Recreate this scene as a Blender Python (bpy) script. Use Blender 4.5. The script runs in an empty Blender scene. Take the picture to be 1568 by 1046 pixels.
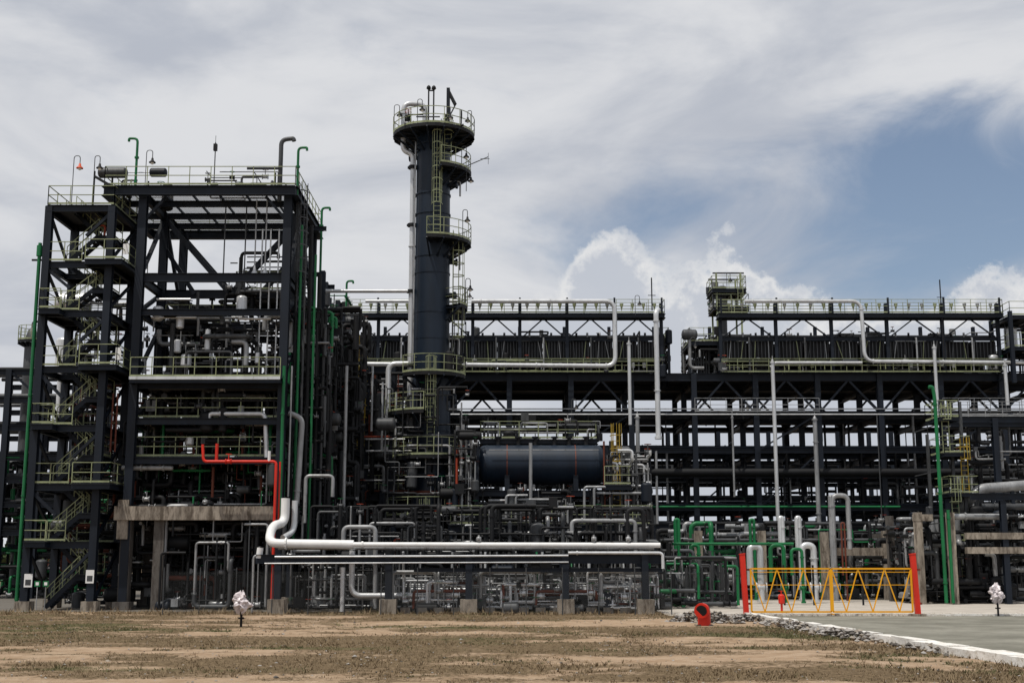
import bpy, math, random
from mathutils import Vector, noise
R = random.Random(11)
# ---- site survey conversion: measured bearing/elevation at a known distance -> metres
F = 1938.0; PIT = math.radians(9.93); CH = 2.5
cP, sP = math.cos(PIT), math.sin(PIT)
def PX(px, Y, py=700):
    b = (522.5-py)/F
    return (px-784)/F*Y/(cP-b*sP)
def PZ(py, Y):
    b = (522.5-py)/F
    return CH+Y*(sP+b*cP)/(cP-b*sP)

# ---------------------------------------------------------------- materials
MATS = {}
def mat(name, col, rough=0.5, metal=0.0, var=0.25, dirt=None, dirt_amt=0.0, streak=True, scale=1.5, bump=0.0, alpha=None):
    m = bpy.data.materials.new(name); m.use_nodes = True
    nt = m.node_tree; N = nt.nodes; L = nt.links
    b = N['Principled BSDF']
    b.inputs['Roughness'].default_value = rough
    b.inputs['Metallic'].default_value = metal
    b.inputs['Specular IOR Level'].default_value = 0.3
    tc = N.new('ShaderNodeTexCoord')
    mp = N.new('ShaderNodeMapping'); mp.inputs['Scale'].default_value = (1, 1, 0.25 if streak else 1)
    L.new(tc.outputs['Object'], mp.inputs['Vector'])
    n1 = N.new('ShaderNodeTexNoise'); n1.inputs['Scale'].default_value = scale; n1.inputs['Detail'].default_value = 7
    n1.inputs['Roughness'].default_value = 0.65
    L.new(mp.outputs[0], n1.inputs['Vector'])
    r1 = N.new('ShaderNodeValToRGB')
    r1.color_ramp.elements[0].position = 0.3; r1.color_ramp.elements[1].position = 0.72
    r1.color_ramp.elements[0].color = tuple(c*(1-var) for c in col)+(1,)
    r1.color_ramp.elements[1].color = tuple(min(1, c*(1+var)) for c in col)+(1,)
    L.new(n1.outputs[0], r1.inputs[0])
    out = r1.outputs[0]
    if dirt:
        n2 = N.new('ShaderNodeTexNoise'); n2.inputs['Scale'].default_value = scale*2.7; n2.inputs['Detail'].default_value = 9
        n2.inputs['Roughness'].default_value = 0.75
        L.new(mp.outputs[0], n2.inputs['Vector'])
        mr = N.new('ShaderNodeMapRange'); mr.inputs[1].default_value = 0.66-dirt_amt*0.3; mr.inputs[2].default_value = 0.78-dirt_amt*0.25
        L.new(n2.outputs[0], mr.inputs[0])
        mx = N.new('ShaderNodeMix'); mx.data_type = 'RGBA'
        L.new(mr.outputs[0], mx.inputs[0]); L.new(out, mx.inputs[6]); mx.inputs[7].default_value = dirt+(1,)
        out = mx.outputs[2]
    L.new(out, b.inputs['Base Color'])
    if bump:
        bp = N.new('ShaderNodeBump'); bp.inputs['Strength'].default_value = bump; bp.inputs['Distance'].default_value = 0.03
        n3 = N.new('ShaderNodeTexNoise'); n3.inputs['Scale'].default_value = 12; n3.inputs['Detail'].default_value = 6
        L.new(tc.outputs['Object'], n3.inputs['Vector']); L.new(n3.outputs[0], bp.inputs['Height']); L.new(bp.outputs[0], b.inputs['Normal'])
    if alpha is not None:
        b.inputs['Alpha'].default_value = alpha
    MATS[name] = m
    return m
rust = (0.05, 0.025, 0.015)
mat('navy', (0.006, 0.010, 0.018), 0.55, 0, 0.35, (0.018, 0.016, 0.014), 0.15)
mat('navy_vessel', (0.009, 0.017, 0.031), 0.45, 0, 0.35, (0.022, 0.026, 0.032), 0.25, scale=.8)
mat('darksteel', (0.007, 0.0075, 0.009), 0.65, 0, 0.4, rust, 0.1)
mat('galv', (0.30, 0.305, 0.31), 0.42, 0.3, 0.35, (0.12, 0.115, 0.11), 0.4)
mat('clad', (0.60, 0.61, 0.62), 0.33, 0.35, 0.2, (0.3, 0.29, 0.27), 0.25)
mat('white', (0.76, 0.76, 0.75), 0.4, 0, 0.1, (0.36, 0.32, 0.25), 0.2)
mat('greypipe', (0.065, 0.068, 0.072), 0.5, 0.2, 0.45, (0.035, 0.026, 0.02), 0.3)
mat('green', (0.010, 0.135, 0.045), 0.45, 0, 0.35, (0.02, 0.05, 0.028), 0.25)
mat('red', (0.62, 0.03, 0.015), 0.4, 0, 0.2, (0.3, 0.05, 0.03), 0.15)
mat('redbrown', (0.13, 0.035, 0.02), 0.6, 0, 0.3)
mat('orangered', (0.38, 0.06, 0.028), 0.5, 0, 0.3, (0.2,0.05,0.03), .3)
mat('railpaint', (0.27, 0.30, 0.17), 0.5, 0, 0.35, (0.13, 0.10, 0.05), 0.35)
mat('yellow', (0.82, 0.38, 0.01), 0.45, 0, 0.12, (0.5, 0.22, 0.03), 0.25)
mat('yellowdull', (0.34, 0.23, 0.03), 0.55, 0, 0.25)
mat('concrete', (0.31, 0.268, 0.22), 0.9, 0, 0.4, (0.10, 0.08, 0.062), 0.7, scale=1.1, bump=0.3)
mat('concretedark', (0.11, 0.10, 0.09), 0.9, 0, 0.35, (0.05, 0.04, 0.035), 0.6, scale=1.1, bump=0.3)
mat('kerbwhite', (0.72, 0.70, 0.66), 0.9, 0, 0.12, (0.38, 0.33, 0.26), 0.55, False, 1.5, 0.4)
mat('grating', (0.04, 0.042, 0.045), 0.8, 0.0, 0.2)
mat('roofgrating', (0.5, 0.51, 0.52), 0.7, 0.0, 0.15, alpha=0.38)
mat('black', (0.01, 0.01, 0.01), 0.8)
mat('plastic', (0.62, 0.56, 0.57), 0.22, 0, 0.15, (0.5, 0.16, 0.14), 0.12, False, 4)
mat('signwhite', (0.78, 0.78, 0.77), 0.5, 0, 0.03)
mat('stone', (0.30, 0.28, 0.26), 0.95, 0, 0.35, streak=False, scale=3)
mat('orangeball', (0.6, 0.08, 0.02), 0.5)
# chain-link
m = mat('chainlink', (0.08, 0.085, 0.085), 0.6, 0.3)
nt = m.node_tree; N = nt.nodes; L = nt.links
tc = N.new('ShaderNodeTexCoord'); sp = N.new('ShaderNodeSeparateXYZ'); L.new(tc.outputs['Object'], sp.inputs[0])
def mth(nt, op, a, b=None, c=None, clamp=False):
    n = nt.nodes.new('ShaderNodeMath'); n.operation = op; n.use_clamp = clamp
    for i, v in enumerate((a, b, c)):
        if v is None: continue
        if isinstance(v, bpy.types.NodeSocket): nt.links.new(v, n.inputs[i])
        else: n.inputs[i].default_value = v
    return n.outputs[0]
s1 = mth(nt, 'ADD', sp.outputs[0], sp.outputs[2]); s2 = mth(nt, 'SUBTRACT', sp.outputs[0], sp.outputs[2])
f1 = mth(nt, 'LESS_THAN', mth(nt, 'ABSOLUTE', mth(nt, 'SINE', mth(nt, 'MULTIPLY', s1, 36.0))), 0.10)
f2 = mth(nt, 'LESS_THAN', mth(nt, 'ABSOLUTE', mth(nt, 'SINE', mth(nt, 'MULTIPLY', s2, 36.0))), 0.10)
L.new(mth(nt, 'MAXIMUM', f1, f2), N['Principled BSDF'].inputs['Alpha'])

# ---------------------------------------------------------------- mesh builder
class B:
    def __init__(s, name):
        s.name = name; s.v = []; s.f = []; s.m = []; s.s = []; s.mats = []
    def mi(s, m):
        if m not in s.mats: s.mats.append(m)
        return s.mats.index(m)
    def add(s, vs, fs, m, smooth=False):
        o = len(s.v); k = s.mi(m); s.v.extend(vs)
        for f in fs:
            s.f.append(tuple(i+o for i in f)); s.m.append(k); s.s.append(smooth)
    def box(s, x0, x1, y0, y1, z0, z1, m):
        vs = [(x0,y0,z0),(x1,y0,z0),(x1,y1,z0),(x0,y1,z0),(x0,y0,z1),(x1,y0,z1),(x1,y1,z1),(x0,y1,z1)]
        s.add(vs, [(0,3,2,1),(4,5,6,7),(0,1,5,4),(1,2,6,5),(2,3,7,6),(3,0,4,7)], m)
    def ext(s, p, q, prof, m, up=None):
        p = Vector(p); q = Vector(q); d = (q-p)
        if d.length < 1e-5: return
        d.normalize()
        if up is None: up = Vector((0,0,1)) if abs(d.z) < 0.9 else Vector((0,1,0))
        a = d.cross(up).normalized(); b = a.cross(d)
        n = len(prof)
        vs = [tuple(p+a*u+b*w) for u, w in prof]+[tuple(q+a*u+b*w) for u, w in prof]
        fs = [(i,(i+1)%n,n+(i+1)%n,n+i) for i in range(n)]
        fs += [tuple(range(n-1,-1,-1)), tuple(range(n,2*n))]
        s.add(vs, fs, m)
    def bar(s, p, q, w, h, m, up=None):
        s.ext(p, q, [(-w/2,-h/2),(w/2,-h/2),(w/2,h/2),(-w/2,h/2)], m, up)
    def H(s, p, q, w, h, m='navy', t=None):
        t = t or max(0.02, w*0.1); w /= 2; h /= 2; c = t*0.5
        s.ext(p, q, [(-w,-h),(w,-h),(w,-h+t),(c,-h+t),(c,h-t),(w,h-t),(w,h),(-w,h),(-w,h-t),(-c,h-t),(-c,-h+t),(-w,-h+t)], m)
    def pipe(s, pts, r, m='galv', bend=None, seg=None, flange=True):
        pts = [Vector(p) for p in pts]
        if bend is None: bend = r*2.6
        seg = seg or (6 if r < 0.04 else 8 if r < 0.1 else 12 if r < 0.3 else 20)
        path = [pts[0]]
        for i in range(1, len(pts)-1):
            a, b, c = pts[i-1], pts[i], pts[i+1]
            u = a-b; w = c-b; lu, lw = u.length, w.length
            if lu < 1e-4 or lw < 1e-4: continue
            u.normalize(); w.normalize()
            k = min(bend, lu*0.49, lw*0.49)
            p0 = b+u*k; p1 = b+w*k
            n = 4 if r < 0.1 else 7
            for j in range(n+1):
                t = j/n
                path.append(p0*(1-t)**2+b*2*t*(1-t)+p1*t*t)
        path.append(pts[-1])
        vs = []; fs = []
        d = (path[1]-path[0]).normalized()
        nrm = d.orthogonal().normalized()
        for i, p in enumerate(path):
            if i == 0: t = path[1]-path[0]
            elif i == len(path)-1: t = path[-1]-path[-2]
            else: t = (path[i+1]-path[i]).normalized()+(path[i]-path[i-1]).normalized()
            if t.length < 1e-6: t = d
            t = t.normalized()
            nrm = (nrm-t*nrm.dot(t)).normalized(); bn = t.cross(nrm)
            for k in range(seg):
                a = 2*math.pi*k/seg
                vs.append(tuple(p+(nrm*math.cos(a)+bn*math.sin(a))*r))
        for i in range(len(path)-1):
            for k in range(seg):
                k2 = (k+1)%seg
                fs.append((i*seg+k, i*seg+k2, (i+1)*seg+k2, (i+1)*seg+k))
        s.add(vs, fs, m, True)
        s.add([vs[k] for k in range(seg)]+[vs[(len(path)-1)*seg+k] for k in range(seg)], [tuple(range(seg-1,-1,-1)), tuple(range(seg,2*seg))], m)
        if flange and r > 0.05:
            for i in range(len(pts)-1):
                a, b = pts[i], pts[i+1]; l = (b-a).length
                if l > 8*r+1.2:
                    dd = (b-a).normalized()
                    k = 3*r+0.2
                    while k < l-2*r:
                        c = a+dd*k
                        if R.random() < 0.5: s.disc(c-dd*0.04, c+dd*0.04, r*1.35, m)
                        k += 5.5
    def disc(s, p, q, r, m, seg=12):
        s.ext(p, q, [(r*math.cos(2*math.pi*i/seg), r*math.sin(2*math.pi*i/seg)) for i in range(seg)], m)
    def lathe(s, c, prof, m, seg=24, axis='z'):
        vs = []; fs = []
        for r, z in prof:
            for k in range(seg):
                a = 2*math.pi*k/seg
                if axis == 'z': vs.append((c[0]+r*math.cos(a), c[1]+r*math.sin(a), c[2]+z))
                elif axis == 'x': vs.append((c[0]+z, c[1]+r*math.cos(a), c[2]+r*math.sin(a)))
                else: vs.append((c[0]+r*math.cos(a), c[1]+z, c[2]+r*math.sin(a)))
        for i in range(len(prof)-1):
            for k in range(seg):
                k2 = (k+1)%seg
                fs.append((i*seg+k, i*seg+k2, (i+1)*seg+k2, (i+1)*seg+k))
        s.add(vs, fs, m, True)
    def vessel(s, c, r, l, m, axis='x', seg=32, hd=0.5):
        pr = []
        for i in range(7):
            a = math.pi/2*i/6
            pr.append((max(0.001, r*math.sin(a)), -l/2-r*hd*math.cos(a)))
        pr.append((r, -l/2+.01)); pr.append((r, l/2-.01))
        for i in range(7):
            a = math.pi/2*(1-i/6)
            pr.append((max(0.001, r*math.sin(a)), l/2+r*hd*math.cos(a)))
        s.lathe(c, pr, m, seg, axis)
    def rail(s, pts, h=1.1, m='railpaint', sp=1.25, r=0.02, toe=True):
        pts = [Vector(p) for p in pts]
        for a, b in zip(pts[:-1], pts[1:]):
            l = (b-a).length
            if l < 0.05: continue
            for zz in (h, h*0.52): s.bar(a+Vector((0,0,zz)), b+Vector((0,0,zz)), 2*r, 2*r, m)
            if toe: s.bar(a+Vector((0,0,.08)), b+Vector((0,0,.08)), 0.012, 0.10, m)
            n = max(1, round(l/sp))
            for i in range(n+1):
                p = a.lerp(b, i/n); s.bar(p, p+Vector((0,0,h)), 2*r, 2*r, m)
    def deck(s, x0, x1, y0, y1, z, rails='fblr', m='grating', bm='navy', bh=0.28, joist=1.2, rm='railpaint'):
        s.box(x0+.01, x1-.01, y0+.01, y1-.01, z-0.045, z, m)
        e = bh/2+0.05
        for y in (y0, y1): s.H((x0,y,z-e),(x1,y,z-e), bh*0.6, bh, bm)
        for x in (x0, x1): s.H((x,y0,z-e-.002),(x,y1,z-e-.002), bh*0.6, bh, bm)
        n = int((x1-x0)/joist)
        for i in range(1, n): 
            x = x0+(x1-x0)*i/n; s.bar((x,y0,z-.13),(x,y1,z-.13), .06, .16, bm)
        if 'f' in rails: s.rail([(x0,y0,z),(x1,y0,z)], m=rm)
        if 'b' in rails: s.rail([(x0,y1,z),(x1,y1,z)], m=rm)
        if 'l' in rails: s.rail([(x0,y0,z),(x0,y1,z)], m=rm)
        if 'r' in rails: s.rail([(x1,y0,z),(x1,y1,z)], m=rm)
    def stair(s, x0, z0, x1, z1, y, w=0.85, m='navy', rm='railpaint'):
        for yy in (y, y+w): 
            s.bar((x0,yy,z0),(x1,yy,z1), .05, .25, m)
            a = Vector((x0,yy,z0)); b = Vector((x1,yy,z1))
            for h in (1.0, .5): s.bar(a+Vector((0,0,h)), b+Vector((0,0,h)), .04, .04, rm)
            for i in range(5):
                p = a.lerp(b, i/4); s.bar(p, p+Vector((0,0,1.0)), .035, .035, rm)
        n = max(3, int(abs(z1-z0)/0.22))
        for i in range(n):
            t = (i+.5)/n; x = x0+(x1-x0)*t; z = z0+(z1-z0)*t
            s.box(x-.13, x+.13, y+.03, y+w-.03, z-.02, z+.02, 'greypipe')
    def ladder(s, x, y, z0, z1, out=(0,-1), m='railpaint', cage=True):
        ox, oy = out; sx, sy = -oy, ox
        for k in (-.22, .22): s.bar((x+sx*k,y+sy*k,z0),(x+sx*k,y+sy*k,z1+1.0), .05, .05, m)
        z = z0
        while z < z1: s.bar((x-sx*.22,y-sy*.22,z),(x+sx*.22,y+sy*.22,z), .03, .03, m); z += .3
        if cage:
            A = [math.radians(a) for a in (-90,-60,-30,0,30,60,90)]
            def cp(a, zz): 
                return (x+ox*.72*math.cos(a)*1.0+sx*.36*math.sin(a), y+oy*.72*math.cos(a)+sy*.36*math.sin(a), zz)
            z = z0+2.2
            while z < z1+1.0:
                for a, b in zip(A[:-1], A[1:]): s.bar(cp(a,z), cp(b,z), .015, .06, m)
                z += .8
            for a in A[1:-1]: s.bar(cp(a,z0+2.2), cp(a,z1+1.0), .03, .03, m)
    def lamp(s, x, y, z, h=2.6, dx=.5, m='greypipe', head='darksteel'):
        s.pipe([(x,y,z),(x,y,z+h),(x+dx,y,z+h),(x+dx,y,z+h-.5)], .025, m, bend=.25)
        s.lathe((x+dx,y,z+h-.75), [(.2,0),(.19,.04),(.08,.14),(.06,.28),(.001,.3)], head, 12)
        s.lathe((x+dx,y,z+h-.8), [(.001,-.07),(.09,-.02),(.1,.06)], 'white', 10)
    def valve(s, x, y, z, r=.12, m='galv', wheel='red'):
        s.disc((x-r*1.6,y,z),(x-r*1.3,y,z), r*1.5, m); s.disc((x+r*1.3,y,z),(x+r*1.6,y,z), r*1.5, m)
        s.vessel((x,y,z), r*1.1, r*1.5, m, 'x', 12)
        s.pipe([(x,y,z),(x,y,z+r*4)], r*.3, m, flange=False)
        a = r*1.7
        for i in range(8):
            t0 = 2*math.pi*i/8; t1 = 2*math.pi*(i+1)/8
            s.bar((x+a*math.cos(t0),y+a*math.sin(t0),z+r*4),(x+a*math.cos(t1),y+a*math.sin(t1),z+r*4), r*.2, r*.2, wheel)
        s.bar((x-a,y,z+r*4),(x+a,y,z+r*4), r*.15, r*.15, wheel)
    def ring(s, cx, cy, z, r0, r1, a0=0, a1=360, rails=True, rm='railpaint', m='navy', ent=None):
        n = max(4, int((a1-a0)/12)); vs = []; fs = []
        for i in range(n+1):
            a = math.radians(a0+(a1-a0)*i/n); c, q = math.cos(a), math.sin(a)
            vs += [(cx+r0*c,cy+r0*q,z-.08),(cx+r1*c,cy+r1*q,z-.22),(cx+r1*c,cy+r1*q,z),(cx+r0*c,cy+r0*q,z)]
        for i in range(n):
            o = 4*i
            for k in range(4): fs.append((o+k, o+(k+1)%4, o+4+(k+1)%4, o+4+k))
        s.add(vs, fs, 'darksteel')
        P = [Vector((cx+r1*math.cos(math.radians(a0+(a1-a0)*i/n)), cy+r1*math.sin(math.radians(a0+(a1-a0)*i/n)), z)) for i in range(n+1)]
        for i in range(0, n+1, 2):
            a = math.radians(a0+(a1-a0)*i/n)
            q = Vector((cx+(r0-.05)*math.cos(a), cy+(r0-.05)*math.sin(a), z-(r1-r0)*.75-.1))
            s.bar(q, P[i]-Vector((0,0,.2)), .09, .12, m)
            s.bar((cx+r0*math.cos(a),cy+r0*math.sin(a),z-.18), P[i]-Vector((0,0,.18)), .08, .14, m)
        if rails:
            for a, b in zip(P[:-1], P[1:]):
                for zz in (1.1, .57): s.bar(a+Vector((0,0,zz)), b+Vector((0,0,zz)), .04, .04, rm)
                s.bar(a+Vector((0,0,.07)), b+Vector((0,0,.07)), .012, .12, rm)
            for i in range(0, n+1, 2 if n > 10 else 1): s.bar(P[i], P[i]+Vector((0,0,1.1)), .04, .04, rm)
            if a1-a0 < 350:
                for i, a in ((0, a0), (n, a1)):
                    a = math.radians(a); q = Vector((cx+r0*math.cos(a), cy+r0*math.sin(a), z))
                    for zz in (1.1, .57): s.bar(q+Vector((0,0,zz)), P[i]+Vector((0,0,zz)), .04, .04, rm)
    def clutter(s, x0, x1, y0, y1, z0, z1, n, rs=(.03,.05,.08,.12), ms=('galv','greypipe','darksteel','clad'), vert=.5, ground=False):
        lo = (x0,y0,z0); hi = (x1,y1,z1)
        for _ in range(n):
            p = [R.uniform(a, b) for a, b in zip(lo, hi)]
            pts = [tuple(p)]; last = -1
            for k in range(R.randint(1, 4)):
                ax = 2 if R.random() < vert else R.choice((0,0,1))
                if ax == last: ax = (ax+1)%3
                last = ax
                rng = (hi[ax]-lo[ax])
                t = p[ax]+R.choice((-1,1))*min(R.uniform(.4, 3.5), rng*.9)
                t = max(lo[ax], min(hi[ax], t))
                if abs(t-p[ax]) < .25: continue
                p[ax] = t; pts.append(tuple(p))
            if ground and len(pts) > 1: 
                if last != 2: p[2] = z0; pts.append(tuple(p))
            if len(pts) > 1: s.pipe(pts, R.choice(rs), R.choice(ms))
            if R.random() < .3: s.valve(p[0], p[1], max(p[2], .3), R.uniform(.06,.13), R.choice(('galv','greypipe','darksteel')), R.choice(('redbrown','darksteel','green','darksteel','orangered')))
            if R.random() < .08:
                q = R.uniform(.12,.3); s.box(p[0]-q, p[0]+q, p[1]-.1, p[1]+.15, p[2], p[2]+q*2.2, R.choice(('galv','greypipe','darksteel','darksteel')))
            if R.random() < .06: s.vessel((p[0],p[1],p[2]), R.uniform(.2,.45), R.uniform(.5,1.4), R.choice(('greypipe','darksteel','navy')), R.choice('xz'), 16)
    def done(s):
        me = bpy.data.meshes.new(s.name); me.from_pydata(s.v, [], s.f); 
        for k in s.mats: me.materials.append(MATS[k])
        me.polygons.foreach_set('material_index', s.m); me.polygons.foreach_set('use_smooth', s.s); me.update()
        o = bpy.data.objects.new(s.name, me); bpy.context.scene.collection.objects.link(o); return o

# ---------------------------------------------------------------- ground
def fbm(x, y, sc, o=4, seed=0):
    return noise.fractal(Vector((x*sc, y*sc, seed)), 1.0, 2.0, o)
def sandy(x, y):
    v = 0.6*fbm(x, y*2.2, .085, 4, 3.3)+0.4*fbm(x, y*1.8, .45, 4, 8.1)
    t = 0.30+v*1.4
    t += .28*max(0, 1-abs(y-30)/7)*(1 if x > 0 else .4)
    t -= .12*max(0, 1-abs(y-43)/9)
    t += .25*max(0, 1-abs(y-57)/4)
    t += .42*max(0, 1-abs(x+9)/6)*max(0, 1-abs(y-26)/8)
    t += .12*max(0,1-abs(y-20)/4)
    return max(0, min(1, t))
def axis(segs):
    out = []
    for a, b, n in segs: out += [a+(b-a)*i/n for i in range(n)]
    out.append(segs[-1][1]); return out
xs = axis([(-3000,-300,6),(-300,-60,10),(-60,-30,20),(-30,30,160),(30,60,20),(60,300,10),(300,3000,6)])
ys = axis([(-300,0,6),(0,14,8),(14,66,190),(66,130,20),(130,500,10),(500,6000,8)])
gv = []; gc = []
for y in ys:
    for x in xs:
        z = 0.0
        if 10 < y < 62 and abs(x) < 32: z = 0.05*fbm(x, y, .35, 4, 1.0)+.015*fbm(x, y, 2.0, 2, 5)
        if z and x > 9.2: z = min(z, -.03)
        gv.append((x, y, z)); s_ = sandy(x, y) if y < 80 and abs(x) < 70 else .55
        g_ = max(0, min(1, .12+.9*fbm(x, y*2.5, .15, 4, 17.7)+ .3*max(0, 1-abs(y-50)/8)))
        gc.append((s_, g_, 0, 1))
nx = len(xs)
gf = [(j*nx+i, j*nx+i+1, (j+1)*nx+i+1, (j+1)*nx+i) for j in range(len(ys)-1) for i in range(nx-1)]
me = bpy.data.meshes.new('ground'); me.from_pydata(gv, [], gf)
ca = me.color_attributes.new('cover', 'FLOAT_COLOR', 'POINT')
ca.data.foreach_set('color', [c for t in gc for c in t])
me.polygons.foreach_set('use_smooth', [True]*len(gf))
gm = bpy.data.materials.new('soil'); gm.use_nodes = True; nt = gm.node_tree; N = nt.nodes; L = nt.links
b = N['Principled BSDF']; b.inputs['Roughness'].default_value = 1; b.inputs['Specular IOR Level'].default_value = .1
at = N.new('ShaderNodeAttribute'); at.attribute_name = 'cover'
sp = N.new('ShaderNodeSeparateColor'); L.new(at.outputs['Color'], sp.inputs[0])
tc = N.new('ShaderNodeTexCoord')
def nz(sc, det=8, ro=.7, vec=None):
    n = N.new('ShaderNodeTexNoise'); n.inputs['Scale'].default_value = sc; n.inputs['Detail'].default_value = det; n.inputs['Roughness'].default_value = ro
    L.new(vec or tc.outputs['Object'], n.inputs['Vector']); return n.outputs[0]
def mixc(f, a, b_):
    n = N.new('ShaderNodeMix'); n.data_type = 'RGBA'
    L.new(f, n.inputs[0])
    for k, v in ((6, a), (7, b_)):
        if isinstance(v, tuple): n.inputs[k].default_value = v+(1,)
        else: L.new(v, n.inputs[k])
    return n.outputs[2]
def mrange(v, a, b_, c=0, d=1):
    n = N.new('ShaderNodeMapRange'); n.interpolation_type = 'SMOOTHSTEP'
    L.new(v, n.inputs[0]); n.inputs[1].default_value = a; n.inputs[2].default_value = b_; n.inputs[3].default_value = c; n.inputs[4].default_value = d
    return n.outputs[0]
nA = nz(1.2); nB = nz(6); nC = nz(28, 4)
dry = mixc(mrange(nB, .35, .65), (0.09, 0.063, 0.036), (0.21, 0.152, 0.09))
grn = mixc(mrange(nC, .35, .65), (0.06, 0.062, 0.025), (0.13, 0.122, 0.055))
grass = mixc(mrange(mth(nt, 'ADD', sp.outputs[1], mth(nt, 'SUBTRACT', nB, .5)), .3, .9, 0, .7), dry, grn)
sand = mixc(mrange(nA, .3, .7), (0.31, 0.212, 0.132), (0.45, 0.335, 0.235))
sand = mixc(mrange(nC, .48, .72, 0, .55), sand, (0.16, 0.115, 0.072))
f = mrange(mth(nt, 'ADD', sp.outputs[0], mth(nt, 'MULTIPLY', mth(nt, 'SUBTRACT', nB, .5), 1.5)), .33, .75)
L.new(mixc(f, grass, sand), b.inputs['Base Color'])
bp = N.new('ShaderNodeBump'); bp.inputs['Strength'].default_value = .7; bp.inputs['Distance'].default_value = .06
L.new(nC, bp.inputs['Height']); L.new(bp.outputs[0], b.inputs['Normal'])
me.materials.append(gm)
o = bpy.data.objects.new('ground', me); bpy.context.scene.collection.objects.link(o)

def kerbx(y):   # plan line of the kerb between rough ground and the road
    return 11.2+(61-y)*0.065+max(0, 50-y)*.012
def blade_mat(name, c0, c1):
    m = mat(name, c0, .9, 0, .1)
    r = [n for n in m.node_tree.nodes if n.type == 'VALTORGB'][0]
    r.color_ramp.elements[0].color = c0+(1,); r.color_ramp.elements[1].color = c1+(1,)
blade_mat('drygrass', (0.11, 0.078, 0.044), (0.30, 0.225, 0.135)); blade_mat('greengrass', (0.06, 0.066, 0.026), (0.14, 0.13, 0.06))
g = B('grass')
for i in range(64000):
    if i < 58000:
        y = 16+ (R.random()**.85)*49; hw = y*.42+1; x = R.uniform(-hw, hw); tall = 1.0
        if sandy(x, y) > R.uniform(.25, .75): continue
    else:
        y = R.gauss(65.5, 1.0); x = R.uniform(-30, 7.5); tall = 2.6
        if fbm(x, y, .5, 3, 2.2) < R.uniform(-.3, .4): continue
    if y < 62 and x > kerbx(y)-.3: continue
    gr = 'greengrass' if fbm(x, y*2.5, .15, 4, 17.7)+R.uniform(-.3,.3)+ .3*max(0, 1-abs(y-50)/8) > .42 else 'drygrass'
    h = R.uniform(.02, .07)*(1.0 if R.random() < .95 else 2.2)*tall
    for k in range(3):
        a = R.uniform(0, 6.28); dx = math.cos(a)*h*R.uniform(.5, 1.6)/tall**.5; dy = math.sin(a)*h; w = R.uniform(.006, .02)*tall**.5; ox = R.uniform(-.05,.05)
        g.add([(x+ox-w, y, -.03), (x+ox+w, y, -.03), (x+ox+dx, y+dy, h)], [(0,1,2)], gr)
g.done()
def rock(bd, x, y, z, r, m='stone'):
    vs = []; fs = [(0,1,2),(0,2,3),(0,3,4),(0,4,5),(0,5,1),(6,2,1),(6,3,2),(6,4,3),(6,5,4),(6,1,5)]
    vs.append((x,y,z+r*R.uniform(.5,.8)))
    a0 = R.uniform(0,6)
    for k in range(5):
        a = a0+k*1.2566; q = r*R.uniform(.7,1.2); vs.append((x+q*math.cos(a), y+q*math.sin(a), z+r*R.uniform(-.1,.3)))
    vs.append((x,y,z-r*.5)); bd.add(vs, fs, m)
g = B('gravel')
for _ in range(2800):
    y = R.uniform(17, 63); hw = y*.42; x = R.uniform(-hw, hw)
    if x > kerbx(y)-.2 and y < 62: continue
    rock(g, x, y, 0, R.uniform(.01,.04)*(2.2 if R.random() < .05 else 1), R.choice(('stone','stone','concrete','concretedark')))
g.done()

# concrete apron under the plant, road, kerb
def surf(name, c0, c1, c2, rough=.85, sc=.6):
    m = bpy.data.materials.new(name); m.use_nodes = True
    global N, L, tc, nt
    nt = m.node_tree; N = nt.nodes; L = nt.links; tc = N.new('ShaderNodeTexCoord')
    b = N['Principled BSDF']; b.inputs['Roughness'].default_value = rough; b.inputs['Specular IOR Level'].default_value = .15
    a = mixc(mrange(nz(sc), .3, .7), c0, c1); a = mixc(mrange(nz(sc*9, 8, .8), .5, .72, 0, .75), a, c2)
    L.new(a, b.inputs['Base Color'])
    bp = N.new('ShaderNodeBump'); bp.inputs['Strength'].default_value = .3; bp.inputs['Distance'].default_value = .02
    L.new(nz(25, 5), bp.inputs['Height']); L.new(bp.outputs[0], b.inputs['Normal'])
    MATS[name] = m
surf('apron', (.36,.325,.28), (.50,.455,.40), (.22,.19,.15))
surf('apron_shaded', (.11,.10,.09), (.17,.155,.13), (.07,.06,.05))  # same concrete, colour darkened to paint the shade under the plant
surf('roadtop', (.14,.135,.11), (.26,.25,.21), (.095,.09,.07), .95, .3)
g = B('pavement')
g.box(7.6, 90, 62.6, 88.5, -.2, .012, 'apron'); g.box(7.6, 90, 88.5, 150, -.2, .010, 'apron_shaded'); g.box(-90, 7.6, 67.5, 150, -.2, .02, 'apron_shaded')  # bright strip stands for sunlit paving, dark copy for the shaded rest
g.done()
g = B('road')
pts = [62.6]+[61-i*2.5 for i in range(25)]
vs = []; fs = []
for y in pts: vs += [(kerbx(y), y, .008), (90, y, .008)]
for i in range(len(pts)-1): fs.append((2*i, 2*i+2, 2*i+3, 2*i+1))
g.add(vs, fs, 'roadtop'); g.done()
g = B('kerb')
y = 61.0
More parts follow.
